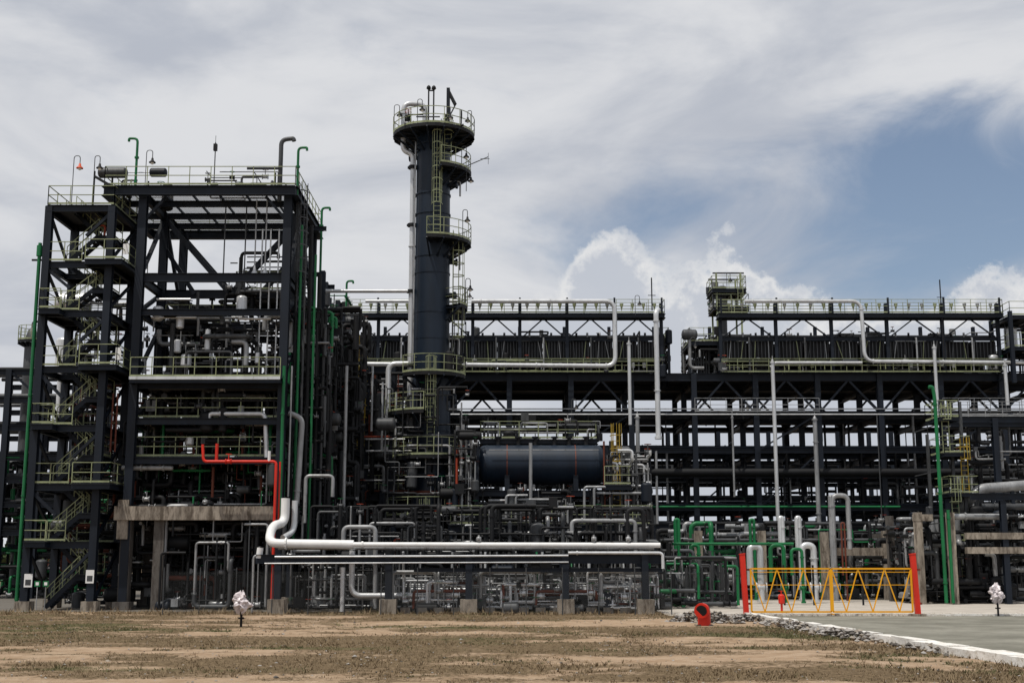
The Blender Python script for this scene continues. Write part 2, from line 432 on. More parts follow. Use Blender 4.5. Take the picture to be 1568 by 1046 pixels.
while y > 2:
    l = R.uniform(1.2, 2.0)
    if y > 42 and R.random() < .25: y -= l*.4; continue
    j = R.uniform(-.05,.05); x0 = kerbx(y)+j+.1; x1 = kerbx(y-l)+j+.1
    w = .36 if y > 50 else .55 if y > 40 else .75
    h = .2+R.uniform(-.03,.02)
    vs = [(x0-w,y,-.1),(x0,y,-.1),(x1,y-l+.02,-.1),(x1-w,y-l+.02,-.1)]; vs += [(a+R.uniform(-.02,.02),b_,h+R.uniform(-.02,.02)) for a,b_,c in vs]
    g.add(vs, [(0,3,2,1),(4,5,6,7),(0,1,5,4),(1,2,6,5),(2,3,7,6),(3,0,4,7)], 'kerbwhite'); y -= l
x = 7.9
while x < 30:
    l = R.uniform(1.2,1.8); g.box(x, x+l-.03, 62.3, 62.58, -.1, .11+R.uniform(-.02,.02), 'kerbwhite'); x += l
g.done()
g = B('rubble')
for cx, cy, sx, sy, n, hh in ((8.3,56,1.5,1.0,480,.55),(10.3,57.5,1.2,.6,160,.3),(11.4,52,.5,4,300,.25),(11.9,45,.5,3.5,300,.25),(12.3,38,.5,2.5,60,.15)):
    for _ in range(n):
        a = R.gauss(0,.45); c = R.gauss(0,.45); z = hh*max(0, 1-(a*a+c*c))*R.random()
        x = cx+a*sx; y = cy+c*sy
        if sx < .6: x = kerbx(y)-.65+a*.6
        rock(g, x, y, z, R.uniform(.03,.14), R.choice(('stone','stone','concrete','concretedark')))
g.done()

# ---------------------------------------------------------------- process structure (left)
Y0, Y1 = 70.0, 79.0; YM = 74.5
xl, xr = PX(214,Y0,430), PX(438,Y0,430)
zr = PZ(288,Y0); z2 = PZ(425,Y0); z3 = PZ(478,Y0); z4 = PZ(583,Y0); z5 = PZ(645,Y0); z6 = PZ(705,Y0); zc = PZ(775,Y0)
s = B('steel_process_structure')
xm = (xl+xr)/2
for x in (xl, xr):
    for y in (Y0, YM, Y1): s.H((x,y,0),(x,y,zr-.3), .46, .46); s.box(x-.45,x+.45,y-.45,y+.45,-.1,.45,'concretedark')
for y in (YM, Y1): s.H((xm,y,0),(xm,y,z3), .35, .35)
xd0 = PX(165,Y0,285); xd1 = PX(455,Y0,285)
s.deck(xd0, xd1, Y0-.6, Y1+.3, zr, m='roofgrating', bh=.55, joist=1.55)
for y in (Y0+1.8, YM, Y0+6.8): s.H((xd0,y,zr-.42),(xd1,y,zr-.42), .22, .35)
for x in (xl, xr): s.H((x+.001,Y0,zr-.45),(x+.001,Y1,zr-.45), .25, .5)
for (z, w) in ((z2,.5),(z3,.36),(z4-.2,.45),(z5,.36),(z6,.36)):
    for y in (Y0, YM, Y1): s.H((xl,y,z),(xr,y,z), .25, w)
    for x in (xl, xr): s.H((x,Y0,z-.003),(x,Y1,z-.003), .25, w)
for y in (YM, Y1):
    s.bar((xl,y,zr-.6),(xm,y,z2), .3, .3, 'navy'); s.bar((xr,y,zr-.6),(xm,y,z2), .3, .3, 'navy')
s.bar((xl,YM,(zr+z2)/2+.3),(xl+2.0,YM,z2), .25,.25,'navy')
for (a, b_) in ((z2, zr-.5),(z3, z2),(z4, z3),(z5, z4)):
    for x in (xl, xr):
        s.bar((x,Y0,a),(x,YM,b_), .2, .2, 'navy'); s.bar((x,Y1,a),(x,YM,b_), .2, .2, 'navy')
s.bar((xl,Y1,z4),(xm,Y1,z3), .2,.2,'navy'); s.bar((xr,Y1,z4),(xm,Y1,z3), .2,.2,'navy')
s.bar((xl,Y1,z3),(xm,Y1,z2), .2,.2,'navy'); s.bar((xr,Y1,z3),(xm,Y1,z2), .2,.2,'navy')
for x, d in ((xl,1),(xr,-1)):
    s.bar((x,Y0,zr-2.0),(x+d*1.3,Y0,zr-.5), .15,.15,'navy')
s.deck(xl, xr, Y0-.9, Y1, z4+.1, rails='fb', joist=1.4); s.box(xl-.02, xr+.02, Y0-1.0,Y0-.93, z4-.05, z4+.12, 'clad')
s.deck(xl+.3, xm+.4, YM, Y1, z3+.25, rails='f', joist=1.4)
s.deck(xm+.3, xr, YM, Y1, z2+.3, rails='fl', joist=1.4)
s.deck(xl, xr, Y0+.3, Y1, z5+.25, rails='f', joist=1.4); s.deck(xl, xr, Y0+.3, Y1, z6+.25, rails='f', joist=1.4)
s.box(xl-.6, xr-.2, Y0-.5, Y0+.3, PZ(796,Y0), zc, 'concrete'); s.box(xl-.6, xr-.2, YM-.3, YM+.3, PZ(796,Y0), zc-.01, 'concrete')
s.box(xl-.6, xr-.2, Y0+.3, Y1, zc-.35, zc-.02, 'concretedark')
for px in (192, 243, 415):
    x = PX(px,Y0,850)
    for y in (Y0+.1, YM, Y1-.4): s.box(x-.28,x+.28,y-.28,y+.28,-.1,PZ(796,Y0)+.003,'concretedark')
x = PX(192,Y0,780); s.box(x-.3,x+.28,Y0-.4,Y0+.1,PZ(825,Y0),PZ(765,Y0),'concrete')
x = PX(330,Y0,285); s.pipe([(x,Y0-.4,zr),(x,Y0-.4,zr+2.6)], .035,'greypipe'); s.box(x-.1,x+.1,Y0-.5,Y0-.3,zr+2.1,zr+2.5,'darksteel'); s.pipe([(x,Y0-.4,zr+2.5),(x,Y0-.4,zr+3)], .015,'darksteel')
s.lamp(PX(226,Y0,285), Y0-.5, zr, 2.1, .35)
s.bar((PX(375,Y0,253),Y0+.6,PZ(253,Y0)),(PX(428,Y0,253),Y0+.6,PZ(253,Y0)), .1,.12,'darksteel')
s.clutter(PX(300,Y0,280), PX(425,Y0,280), Y0, Y0+4, zr+.1, zr+1.1, 18, (.03,.05,.07), ('darksteel','greypipe'))
s.clutter(PX(172,Y0,280), PX(240,Y0,280), Y0, Y0+3, zr+.1, zr+1.0, 8, (.03,.05), ('darksteel','galv'))
for i in range(9):
    z = zr-2.9-.32*i; s.pipe([(PX(352,Y0,370),YM+.2,z),(PX(452,Y0,370),YM+.2,z)], .04, 'greypipe')
for k in (-.5,.1): 
    x = PX(398,Y0,400)+k; s.pipe([(x,Y0+1,zr-.4),(x,Y0+1,z2+.9)], .04,'galv'); s.lathe((x,Y0+1,z2+.35), [(.01,-.3),(.2,-.15),(.22,.1),(.1,.3),(.04,.6)], 'clad', 14)
for px in (363, 330):
    x = PX(px,Y0,400); s.pipe([(x,Y0+2,z2),(x,Y0+2,zr-.5)], .04,'greypipe')
s.clutter(xm, xr, Y0+4, Y1, z2+.2, z2+2.5, 16, (.04,.07,.1), ('darksteel','darksteel','greypipe'))
s.clutter(xl, xr, Y0+2, Y1, z3, z2, 24, (.04,.07,.1,.15), ('darksteel','darksteel','greypipe'))
s.clutter(xl, xr, Y0+.5, Y1, z4+.1, z3, 150, (.03,.05,.08,.14), ('galv','greypipe','darksteel','darksteel','galv'), .6)
s.clutter(xl, xr, Y0+.3, Y1, z5, z4, 150, (.04,.07,.12,.18), ('greypipe','darksteel','darksteel','darksteel','galv','darksteel'))
s.clutter(xl-.5, xr, Y0+.2, Y1, zc, z5, 330, (.03,.05,.08,.14), ('greypipe','darksteel','darksteel','galv','darksteel','green','redbrown','darksteel'))
s.clutter(xl-.5, xr+.3, Y0+.6, Y1, .2, PZ(800,Y0), 300, (.03,.05,.09,.14), ('greypipe','darksteel','darksteel','galv','darksteel','darksteel','redbrown'))
for px, w, za, zb, mm in ((272,.35,z4,z2,'greypipe'),(300,.6,z5,z3,'darksteel'),(240,.5,zc,z4,'darksteel'),(330,.75,zc,z5+1,'darksteel'),(385,.55,zc,z4,'navy')):
    x = PX(px,YM,500); s.vessel((x,YM+1.2,(za+zb)/2), w, abs(zb-za)-w, mm, 'z', 24)
for px, py, rr, l in ((285,552,.3,.5),(272,530,.2,.6),(276,490,.22,.8),(242,480,.3,.6),(318,520,.16,1.1),(395,548,.18,.5),(370,468,.3,.9),(290,675,.25,.3)):
    s.vessel((PX(px,Y0+.8,py),Y0+.8,PZ(py,Y0+.8)), rr, l, 'clad', 'z', 18)
s.pipe([(PX(318,Y0,632),Y0+.2,z5+.1),(PX(320,Y0,632),Y0+.2,z5+.45),(PX(405,Y0,632),Y0+.2,z5+.45),(PX(410,Y0,632),Y0+.2,z6)], .13,'clad')
for a, b_, y in ((232,300,486),(365,415,488),(240,292,458)): s.pipe([(PX(a,Y0+.6,y),Y0+.6,PZ(y,Y0+.6)),(PX(b_,Y0+.6,y),Y0+.6,PZ(y,Y0+.6))], .07,'clad')
for px in (392, 405, 418): s.pipe([(PX(px,Y0,400),Y0+1.6,zr-2),(PX(px,Y0,400),Y0+1.6,z4)], .045,'clad')
s.done()

# ---------------------------------------------------------------- stair tower
s = B('stair_tower')
ya, yb = 69.0, 73.2
sx0, sx1 = PX(77,ya,312), PX(173,ya,312)
zt = PZ(314,ya)
lv = [0.15]+[PZ(p,ya) for p in (828,740,650,560,475,400)]+[zt]
for x in (sx0, sx1):
    for y in (ya, yb): s.H((x,y,0),(x,y,zt-.1), .40,.40); s.box(x-.4,x+.4,y-.4,y+.4,-.1,.5,'concrete')
s.deck(sx0-.1, sx1+.1, ya-.1, yb, zt, bh=.36)
for i, z in enumerate(lv[1:-1]):
    for y in (ya, yb): s.H((sx0,y,z-.2),(sx1,y,z-.2), .2,.36)
    for x in (sx0, sx1): s.H((x,ya,z-.203),(x,yb,z-.203), .2,.36)
    if i%2 == 0: s.deck(sx0, sx0+1.15, ya-.7, yb, z, rails='fbl'); 
    else: s.deck(sx1-1.15, sx1+.9, ya-.7, yb, z, rails='fbr')
    s.deck(sx0, sx1, yb-1.2, yb, z+.004, rails='b')
    s.rail([(sx0,ya-.1,z),(sx0+2.0,ya-.1,z)])
for i in range(len(lv)-1):
    za, zb = lv[i], lv[i+1]
    zmid = (za+zb)/2
    xa, xb = sx0+.9, sx1-.9
    s.stair(xa, za, xb, zmid, ya+.6, .8); s.deck(sx1-1.0, sx1-.1, ya+.5, ya+2.3, zmid, rails='r')
    s.stair(xb, zmid, xa, zb, ya+1.6, .8)
    s.bar((sx0,ya,zb-.4),(sx0+1.4,ya,za+(zb-za)*.45),.16,.16,'navy') if i%2 else s.bar((sx1,ya,zb-.4),(sx1-1.4,ya,za+(zb-za)*.45),.16,.16,'navy')
    s.bar((sx0,ya,zb-.4),(sx0+.001,yb,za), .14,.14,'navy'); s.bar((sx1,ya,za),(sx1+.001,yb,zb-.4), .14,.14,'navy')
s.stair(sx1-.3, zt, xd0+.9, zr, ya+1.6, .9)
x = sx0-.42; s.pipe([(x,ya,.1),(x,ya,PZ(392,ya)),(x+.001,ya,PZ(372,ya))], .10,'green'); s.bar((x-.4,ya,PZ(398,ya)),(x+.3,ya,PZ(398,ya)), .1,.1,'darksteel'); s.disc((x,ya,PZ(392,ya)),(x,ya,PZ(376,ya)), .17,'green')
s.lamp(PX(110,ya,300), ya, zt, 2.9, .35, head='orangeball'); s.lamp(PX(142,ya,300), ya, zt, 2.9, .3)
s.bar((PX(143,ya,300),ya,PZ(270,ya)),(PX(170,ya,300),ya,PZ(285,ya)), .14,.14,'darksteel'); s.pipe([(PX(143,ya,300),ya,zt),(PX(143,ya,300),ya,PZ(262,ya))], .05,'darksteel')
s.clutter(sx0+.3, sx1+.9, yb, yb+3, .3, PZ(560,ya), 170, (.03,.05,.08,.12), ('greypipe','darksteel','darksteel','darksteel','galv','redbrown'))
s.clutter(sx0+.3, sx1, yb, yb+3, PZ(560,ya), zt-4, 50, (.03,.05,.09), ('greypipe','darksteel','galv'))
for px in (167,174): s.pipe([(PX(px,ya,640),ya+.5,PZ(690,ya)),(PX(px,ya,640),ya+.5,PZ(600,ya))], .05,'redbrown')
s.pipe([(PX(152,ya,345),ya+1,PZ(362,ya)),(PX(152,ya,345),ya+1,PZ(338,ya)),(PX(140,ya,345),ya+1,PZ(338,ya))], .06,'orangered')
for pxy in ((46,888),(140,882)):
    x = PX(pxy[0],ya,pxy[1]); z = PZ(pxy[1],ya); s.box(x-.22,x+.22,ya-.27,ya-.25,z-.35,z+.35,'signwhite'); s.box(x-.15,x+.15,ya-.275,ya-.272,z-.25,z+.05,'greypipe')
s.box(sx1+.7,sx1+1.0,ya-.3,ya-.28,PZ(552,ya),PZ(533,ya),'signwhite'); s.box(sx1+.8,sx1+1.1,ya-.3,ya-.28,PZ(391,ya),PZ(375,ya),'signwhite')
s.done()
s = B('storage_drum'); z = PZ(462,75)
s.vessel((PX(108,75,462),75.5,z), .72, 1.5,'clad','x'); s.box(PX(95,75,462),PX(120,75,462),75,76,z-1.2,z-.6,'darksteel'); 
s.disc((PX(100,75,462),75.5,z),(PX(100,75,462)+.04,75.5,z), .76,'galv'); s.pipe([(PX(108,75,462),75.5,z+.6),(PX(108,75,462),75.5,z+1.4)], .12,'clad'); s.done()
s = B('storage_drum'); x = PX(94,75,535)
s.vessel((x,75.5,PZ(540,75)), .5, 1.6,'clad','z'); s.pipe([(x,75.5,PZ(515,75)),(x,75.5,PZ(500,75)),(x+.8,75.5,PZ(500,75))], .08,'clad'); s.pipe([(x-.1,75.5,PZ(560,75)),(x-.1,75.5,PZ(650,75))], .2,'clad'); s.done()

# ---------------------------------------------------------------- riser piping beside the structure
s = B('riser_pipes')
def vp(px, pa, pb, Y, r, m, pyref=600, top=None):
    x = PX(px,Y,pyref); pts = [(x,Y,PZ(pb,Y)),(x,Y,PZ(pa,Y))]
    if top: pts.append((x+top,Y,PZ(pa,Y)))
    s.pipe(pts, r, m)
for a in ((455,345,830,71,.08,'green'),(462,330,800,71.6,.07,'greypipe'),(470,345,830,72,.12,'darksteel'),(478,390,830,71,.07,'green'),(485,420,830,73,.13,'darksteel'),
          (449,300,820,72,.08,'darksteel'),(494,470,830,73,.09,'greypipe'),(506,620,830,73,.14,'darksteel'),(446,560,760,70,.05,'galv'),(434,560,800,69.5,.09,'green'),(530,560,830,74,.1,'galv'),(512,500,830,76,.09,'darksteel')): vp(*a)
for px in (447, 492): s.H((PX(px,74,500),74,0),(PX(px,74,500),74,PZ(330 if px < 460 else 415,74)), .35,.35)
for py in (350,420,500,590,660,730,800): s.H((PX(447,74,500),74,PZ(py,74)),(PX(496,74,500),74,PZ(py,74)), .2,.25)
s.pipe([(PX(458,70.5,640),70.5,PZ(770,70.5)),(PX(463,70.5,640),70.5,PZ(640,70.5)),(PX(442,70.5,640),70.5,PZ(632,70.5))], .16,'galv')
s.pipe([(PX(468,70.5,740),70.5,PZ(800,70.5)),(PX(468,70.5,740),70.5,PZ(728,70.5)),(PX(510,70.5,728),70.5,PZ(728,70.5)),(PX(510,70.5,728),70.5,PZ(760,70.5))], .1,'galv')
s.clutter(PX(440,72,600), PX(500,72,600), 72, 78, .3, PZ(470,72), 200, (.04,.07,.1), ('darksteel','greypipe','darksteel','darksteel','green','galv'), .75)
s.clutter(PX(440,72,600), PX(535,72,600), 76, 82, .3, PZ(470,76), 200, (.06,.1,.16), ('darksteel',), .75)
s.ladder(PX(462,70.6,300), 71.2, PZ(470,70), PZ(300,70), m='greypipe')
s.done()
for px, pt, pb, Y, d in ((211,212,290,70,-.5),(457,226,300,70,.5),(493,318,440,76,.5),(531,430,470,86,.45)):
    v = B('green_vent_pipe'); x = PX(px,Y,pt); zt_ = PZ(pt,Y)
    v.pipe([(x,Y,PZ(pb,Y)),(x,Y,zt_),(x+d,Y,zt_),(x+d,Y,zt_-.18)], .075,'green', bend=.25); v.disc((x,Y,zt_-1.2),(x,Y,zt_-1.1), .13,'green'); v.done()
v = B('grey_vent_pipe'); x = PX(431,71,212); v.pipe([(x,71,zr-.5),(x,71,PZ(214,71)),(x+.7,71,PZ(212,71)),(x+.75,71,PZ(216,71))], .13,'greypipe', bend=.5); v.done()

s = B('red_fire_pipe')
Y = 68.6; z = PZ(706,Y)
s.pipe([(PX(310,Y,690),Y,PZ(680,Y)),(PX(312,Y,690),Y,z),(PX(423,Y,706),Y,z),(PX(423,Y,706),Y,.2)], .08,'red')
s.pipe([(PX(330,Y,690),Y+.3,PZ(678,Y)),(PX(330,Y,690),Y+.3,z+.1)], .09,'red'); s.pipe([(PX(428,Y,706),Y+.2,z),(PX(428,Y,706),Y+.2,PZ(800,Y))], .05,'red')
s.pipe([(PX(412,Y,706),Y,z),(PX(412,Y,706),Y,PZ(690,Y))], .08,'white'); s.valve(PX(350,Y,706),Y,z,.1,'red','red'); s.done()

# ---------------------------------------------------------------- intermediate structure between frame and column
s = B('equipment_frame')
for Y in (83, 89):
    for px, pt in ((492,432),(520,480),(560,560),(600,560),(640,600)):
        x = PX(px,83,700); s.H((x,Y,0),(x,Y,PZ(pt,83)), .34,.34)
    for py, pa, pb in ((440,492,506),(486,492,520),(565,492,640),(640,492,640),(690,492,640),(760,492,640)):
        s.H((PX(pa,83,700),Y,PZ(py,83)),(PX(pb,83,700),Y,PZ(py,83)), .25,.35)
for py in (640,690,760): s.deck(PX(492,83,700),PX(640,83,700),83,89,PZ(py,83)+.3,rails='f')
s.deck(PX(492,83,700),PX(522,83,700),83,87,PZ(500,83),rails='fr')
s.clutter(PX(500,83,700),PX(640,83,700),82.5,89,.3,PZ(565,83), 440, (.04,.06,.1,.15), ('darksteel','greypipe','darksteel','darksteel','galv','galv','redbrown','darksteel'))
s.clutter(PX(492,83,700),PX(525,83,700),83,88,PZ(565,83),PZ(450,83), 40, (.04,.07,.1), ('darksteel','greypipe','green'))
s.ladder(PX(550,81,600),82.3,PZ(690,82),PZ(535,82),m='yellowdull')
for py, pa, pb, mm in ((668,520,600,'orangered'),(690,560,640,'clad'),(735,540,640,'galv'),(672,560,620,'clad')): s.pipe([(PX(pa,82,py),82,PZ(py,82)),(PX(pb,82,py),82,PZ(py,82))], .06,mm)
for px, pa, pb in ((569,560,660),(585,585,690),(543,540,650),(606,600,700)): s.pipe([(PX(px,82,650),82,PZ(pa,82)),(PX(px,82,650),82,PZ(pb,82))], .07,'clad')
s.vessel((PX(578,82,640),83,PZ(650,82)), .45, 4,'greypipe','z')
s.vessel((PX(512,82,720),81,PZ(730,82)), .4, 4,'darksteel','z')
s.done()
# ---------------------------------------------------------------- distillation column
s = B('distillation_column')
CY = 80.0; cx = PX(661,CY,500); r = 1.13
ztop = PZ(196,CY)
s.lathe((cx,CY,0), [(r*1.25,0),(r*1.25,.3),(r*1.12,.35),(r*1.05,PZ(800,CY)),(r*1.03,PZ(640,CY)),(r,PZ(420,CY)),(r*.98,PZ(300,CY)),(r*.98,ztop-.4),(r*.85,ztop),(r*.4,ztop+.4),(.001,ztop+.5)], 'navy_vessel', 40)
for py in (225,300,330,395,420,480,520,600,660,720,755,800): 
    z = PZ(py,CY); s.disc((cx,CY,z-.05),(cx,CY,z+.05), r*1.03 if py < 620 else r*1.07,'navy_vessel',40)
for z in (PZ(755,CY),): s.disc((cx,CY,z-.12),(cx,CY,z+.12), r*1.12,'redbrown',40)
def rp(py): return PZ(py,CY)
s.ring(cx,CY,rp(208),r,2.68,0,360)
s.ring(cx,CY,rp(262)-.1,r,2.45,-75,70); s.ring(cx,CY,rp(372),r*.98,2.5,-95,80)
s.ring(cx,CY,rp(575),r,2.2,-140,60); s.ring(cx,CY,rp(634),r,2.9,-190,-95); s.ring(cx,CY,rp(700),r,2.35,-230,30); s.ring(cx,CY,rp(790),r,2.7,-215,20)
s.ladder(cx+.35,CY-r-.25,rp(372),rp(235),(0,-1)); s.ladder(cx+r+.25,CY-.6,rp(570),rp(380),(1,0)); s.ladder(cx+.1,CY-r-.25,rp(700),rp(575),(0,-1)); s.ladder(cx+r+.4,CY-.9,rp(790),rp(700),(1,0))
s.ladder(cx+1.0,CY-r-.05,rp(262),rp(210),(0,-1)); s.ladder(cx-.2,CY-r-.4,.2,rp(790),(0,-1))
for py, a in ((285,-10),(400,10),(455,-20),(520,5),(610,-10),(240,170),(665,-160),(740,-150),(760,-30)):
    a = math.radians(a); d = Vector((math.cos(a),math.sin(a),0)); p = Vector((cx,CY,rp(py)))
    s.pipe([p+d*r*.8,p+d*(r+.4)], .16,'navy'); s.disc(p+d*(r+.38),p+d*(r+.5), .26,'navy')
for py in (280,392,455,520): 
    z = rp(py); s.pipe([(cx+r*.9,CY-.3,z),(cx+r+.65,CY-.3,z),(cx+r+.65,CY-.3,z-1.0)], .06,'galv')
xo = PX(630,CY,450)
s.pipe([(cx-.6,CY,ztop+.2),(cx-.6,CY,rp(160)),(PX(618,CY,200),CY-.2,rp(160)),(PX(618,CY,200),CY-.2,rp(232)),(xo,CY-.2,rp(238)),(xo,CY-.2,rp(640))], .17,'clad', bend=.5)
for py in (258,346,447,560): s.disc((xo,CY-.2,rp(py)-.1),(xo,CY-.2,rp(py)+.1), .3,'darksteel'); s.bar((xo-.35,CY-.2,rp(py)),(cx-r+.1,CY-.1,rp(py)), .1,.14,'navy')
s.pipe([(PX(636,CY,400),CY-1.0,rp(225)),(PX(636,CY,400),CY-1.0,rp(560))], .05,'galv')
s.pipe([(PX(490,CY,447),CY-.3,rp(447)),(xo,CY-.3,rp(447))], .12,'clad')
s.pipe([(xo-.05,CY-.9,rp(560)),(PX(597,CY,565),CY-.9,rp(560)),(PX(597,CY,565),CY-.9,rp(640))], .17,'clad', bend=.5)
s.H((cx+.95,CY-.3,rp(208)),(cx+.95,CY-.3,rp(138)), .22,.3,'navy'); s.bar((cx+.95,CY-.3,rp(142)),(cx+1.45,CY-.9,rp(168)), .12,.2,'darksteel'); s.bar((cx+.95,CY-.3,rp(185)),(cx+1.45,CY-.9,rp(168)), .06,.06,'darksteel')
for dx, hh, dy in ((-.35,136,0),(0.0,138,-.2)):
    s.pipe([(cx+dx,CY+dy-.3,rp(208)),(cx+dx,CY+dy-.3,rp(hh))], .05,'darksteel'); s.lathe((cx+dx,CY+dy-.3,rp(hh)-.1), [(.05,-.1),(.16,0),(.12,.15),(.001,.25)],'darksteel',10)
s.bar((cx-.35,CY-.4,rp(142)),(cx,CY-.4,rp(142)), .08,.08,'darksteel')
s.lamp(cx-2.6,CY-.4,rp(208),2.0,.35); s.lamp(cx+2.5,CY-.4,rp(208),1.6,-.25); s.lamp(cx-.9,CY-2.5,rp(208),1.6,.3); s.lamp(cx+1.0,CY-2.4,rp(208),1.1,.2)
s.lamp(cx+1.9,CY-1.2,rp(262),1.3,.3); s.lamp(cx+2.0,CY-1.2,rp(372),1.9,.3); s.lamp(cx+2.2,CY-.9,rp(468),1.6,.3); s.lamp(cx+2.2,CY-.9,rp(265)-1.5,1.4,.3)
s.ring(cx,CY,rp(470),r,2.3,-35,35)
s.bar((cx+1.6,CY-.8,rp(266)),(PX(748,CY,248),CY-.8,rp(246)), .05,.05,'greypipe'); s.bar((PX(736,CY,248),CY-.8,rp(249)),(PX(750,CY,248),CY-.8,rp(249)), .03,.03,'greypipe'); s.bar((PX(748,CY,248),CY-.8,rp(240)),(PX(748,CY,248),CY-.8,rp(257)), .03,.03,'greypipe')
s.clutter(cx-1.6,cx+2.0,CY-2.0,CY-1.2,rp(208),rp(185),12,(.03,.05),('darksteel','greypipe'))
s.clutter(cx+1.2,cx+2.2,CY-2,CY,rp(560),rp(480),12,(.03,.05),('darksteel','greypipe'),.8)
s.clutter(cx-2.6,cx+2.4,CY-2.6,CY-1.4,.3,rp(600),80,(.03,.05,.08),('darksteel','greypipe','darksteel','galv'),.7)
s.done()

# ---------------------------------------------------------------- drum with its deck
s = B('horizontal_drum')
DY = 79.6; zd = PZ(711,DY); rd = 1.22; xa, xb = PX(742,DY,709), PX(915,DY,709)
s.vessel(((xa+xb)/2,DY,zd), rd, xb-xa, 'navy_vessel','x', 40, .45)
for t in (.02,.2,.5,.8,.98):
    x = xa+(xb-xa)*t; s.disc((x-.03,DY,zd),(x+.03,DY,zd), rd*1.02,'redbrown' if t in (.2,.8) else 'navy_vessel',36)
for t in (.2,.8):
    x = xa+(xb-xa)*t; s.box(x-.15,x+.15,DY-1,DY+1,PZ(752,DY),zd-.5,'navy')
for t in (.12,.3,.45,.62,.75,.9):
    x = xa+(xb-xa)*t; s.pipe([(x,DY,zd+rd-.1),(x,DY,zd+rd+.5)], .13,'darksteel'); s.disc((x,DY,zd+rd+.45),(x,DY,zd+rd+.55), .22,'darksteel')
x = PX(812,DY,750); s.pipe([(x,DY-1.9,PZ(820,DY)),(x,DY-1.9,PZ(682,DY))], .11,'galv')
s.pipe([(xa+.3,DY-1.4,zd+.8),(PX(915,DY,690),DY-1.4,zd+.8)], .03,'galv')
s.done()
s = B('equipment_platform')
px0, px1 = PX(690,76,800), PX(1000,76,800); zf = PZ(802,76); zu = PZ(752,DY); zp = PZ(681,DY)+.1
s.deck(px0, px1, 76, 86, zf, rails='fr', bh=.4, rm='railpaint')
for i in range(6):
    x = px0+(px1-px0)*i/5
    for y in (76.2, 81, 86): s.H((x,y,0),(x,y,zf-.05), .3,.3); s.box(x-.35,x+.35,y-.35,y+.35,-.1,.4,'concretedark')
for px in (730, 937):
    x = PX(px,78,760)
    for y in (78, 82.5): s.H((x,y,zf),(x,y,zp), .26,.26)
for y in (78, 82.5):
    s.H((PX(730,78,750),y,zu-.2),(PX(937,78,750),y,zu-.2), .25,.35)
s.H((PX(725,78,750),82.5,zp-.3),(PX(937,78,750),82.5,zp-.3), .2,.26)
s.deck(PX(735,DY,680), PX(915,DY,680), DY+.4, DY+2.4, zp+.35, rails='fblr', rm='railpaint')
s.clutter(PX(740,DY,680), PX(920,DY,680), DY+.4, DY+2.4, zp+.3, zp+1.5, 30, (.03,.05,.08), ('darksteel','galv','greypipe'))
s.ladder(PX(945,77,750),77.5,zf,zp,m='yellowdull')
s.deck(PX(925,77,740), PX(965,77,740), 76.5, 79, PZ(742,77), rails='fr')
s.clutter(px0+.5, px1-.3, 76.6, 85, zf+.1, zf+2.1, 160, (.03,.05,.08,.13), ('darksteel','greypipe','darksteel','galv','redbrown','darksteel'))
s.clutter(px0+.2, PX(728,77,700), 76.6, 80, zf, PZ(660,77), 60, (.03,.05,.08), ('darksteel','greypipe','galv','orangered','darksteel','galv'),.7)
s.clutter(PX(935,77,700), px1, 76.6, 80, zf, PZ(690,77), 60, (.03,.05,.08), ('darksteel','greypipe','galv','darksteel','clad'),.7)
s.pipe([(PX(925,77,700),77,zf),(PX(925,77,700),77,PZ(675,77))], .06,'redbrown')
s.clutter(px0-4, px1, 77, 86, .2, zf-.4, 380, (.03,.05,.08,.13), ('darksteel','greypipe','darksteel','galv','darksteel','darksteel','orangered'), ground=True)
for px, pa, pb in ((790,758,800),(775,758,800),(895,745,800),(910,745,800)): s.pipe([(PX(px,76.5,780),76.5,PZ(pb,76.5)),(PX(px,76.5,780),76.5,PZ(pa,76.5)),(PX(px+18,76.5,780),76.5,PZ(pa,76.5))], .08,'galv')
for k in range(7):
    x = px0+1+k*1.8; s.vessel((x,82,1.6), .55, 3.2,'darksteel','y',20)
s.done()

# ---------------------------------------------------------------- main pipe rack
RY = (100.0, 106.0, 112.0)
rack = B('pipe_rack')
cols = [PX(p,100,700) for p in (500,590,685,780,875,968,1065,1160,1256,1352,1446,1540,1640)]
zt0 = PZ(572,100); T = [PZ(p,100) for p in (633,690,728,778,806,846)]
for i, x in enumerate(cols):
    for y in RY:
        rack.H((x,y,0),(x,y,zt0), .42,.42); rack.box(x-.4,x+.4,y-.4,y+.4,-.1,1.0,'concretedark')
    for z in [zt0-.4]+T: rack.H((x+.002,RY[0],z-.3),(x+.002,RY[2],z-.3), .3,.4)
    if i < len(cols)-1:
        x2 = cols[i+1]
        if i%2 == 0 or i > 5:
            for y in (100, 112):
                xm_ = (x+x2)/2; rack.bar((xm_,y,zt0-.5),(x,y,T[0]), .16,.16,'navy'); rack.bar((xm_,y,zt0-.5),(x2,y,T[0]), .16,.16,'navy')
        if i%3 == 1:
            for a, b_ in ((T[0],T[1]),(T[1],T[3])): rack.bar((x,100,b_),(x2,100,a), .12,.12,'navy')
for z, hh in [(zt0-.28,.62)]+[(t,.34) for t in T]:
    for y in RY: rack.H((cols[0],y,z),(cols[-1],y,z), .3,hh)
rack.box(cols[0],cols[-1],100.2,111.8,zt0-.1,zt0,'darksteel')
rack.bar((cols[0],99.7,T[0]+.35),(cols[-1],99.7,T[0]+.35), .08,.08,'galv')
for k, z in enumerate(T):
    for j in range(7):
        y = 100.9+j*1.6+R.uniform(-.1,.1); rr = R.choice((.06,.08,.12,.15)); 
        rack.pipe([(cols[0]-2,y,z+rr+.2),(cols[-1],y,z+rr+.2)], rr, R.choice(('darksteel','greypipe','darksteel','greypipe','navy')))
rack.pipe([(cols[3],99.4,PZ(722,99)),(cols[-1],99.4,PZ(722,99))], .30,'darksteel', flange=False)
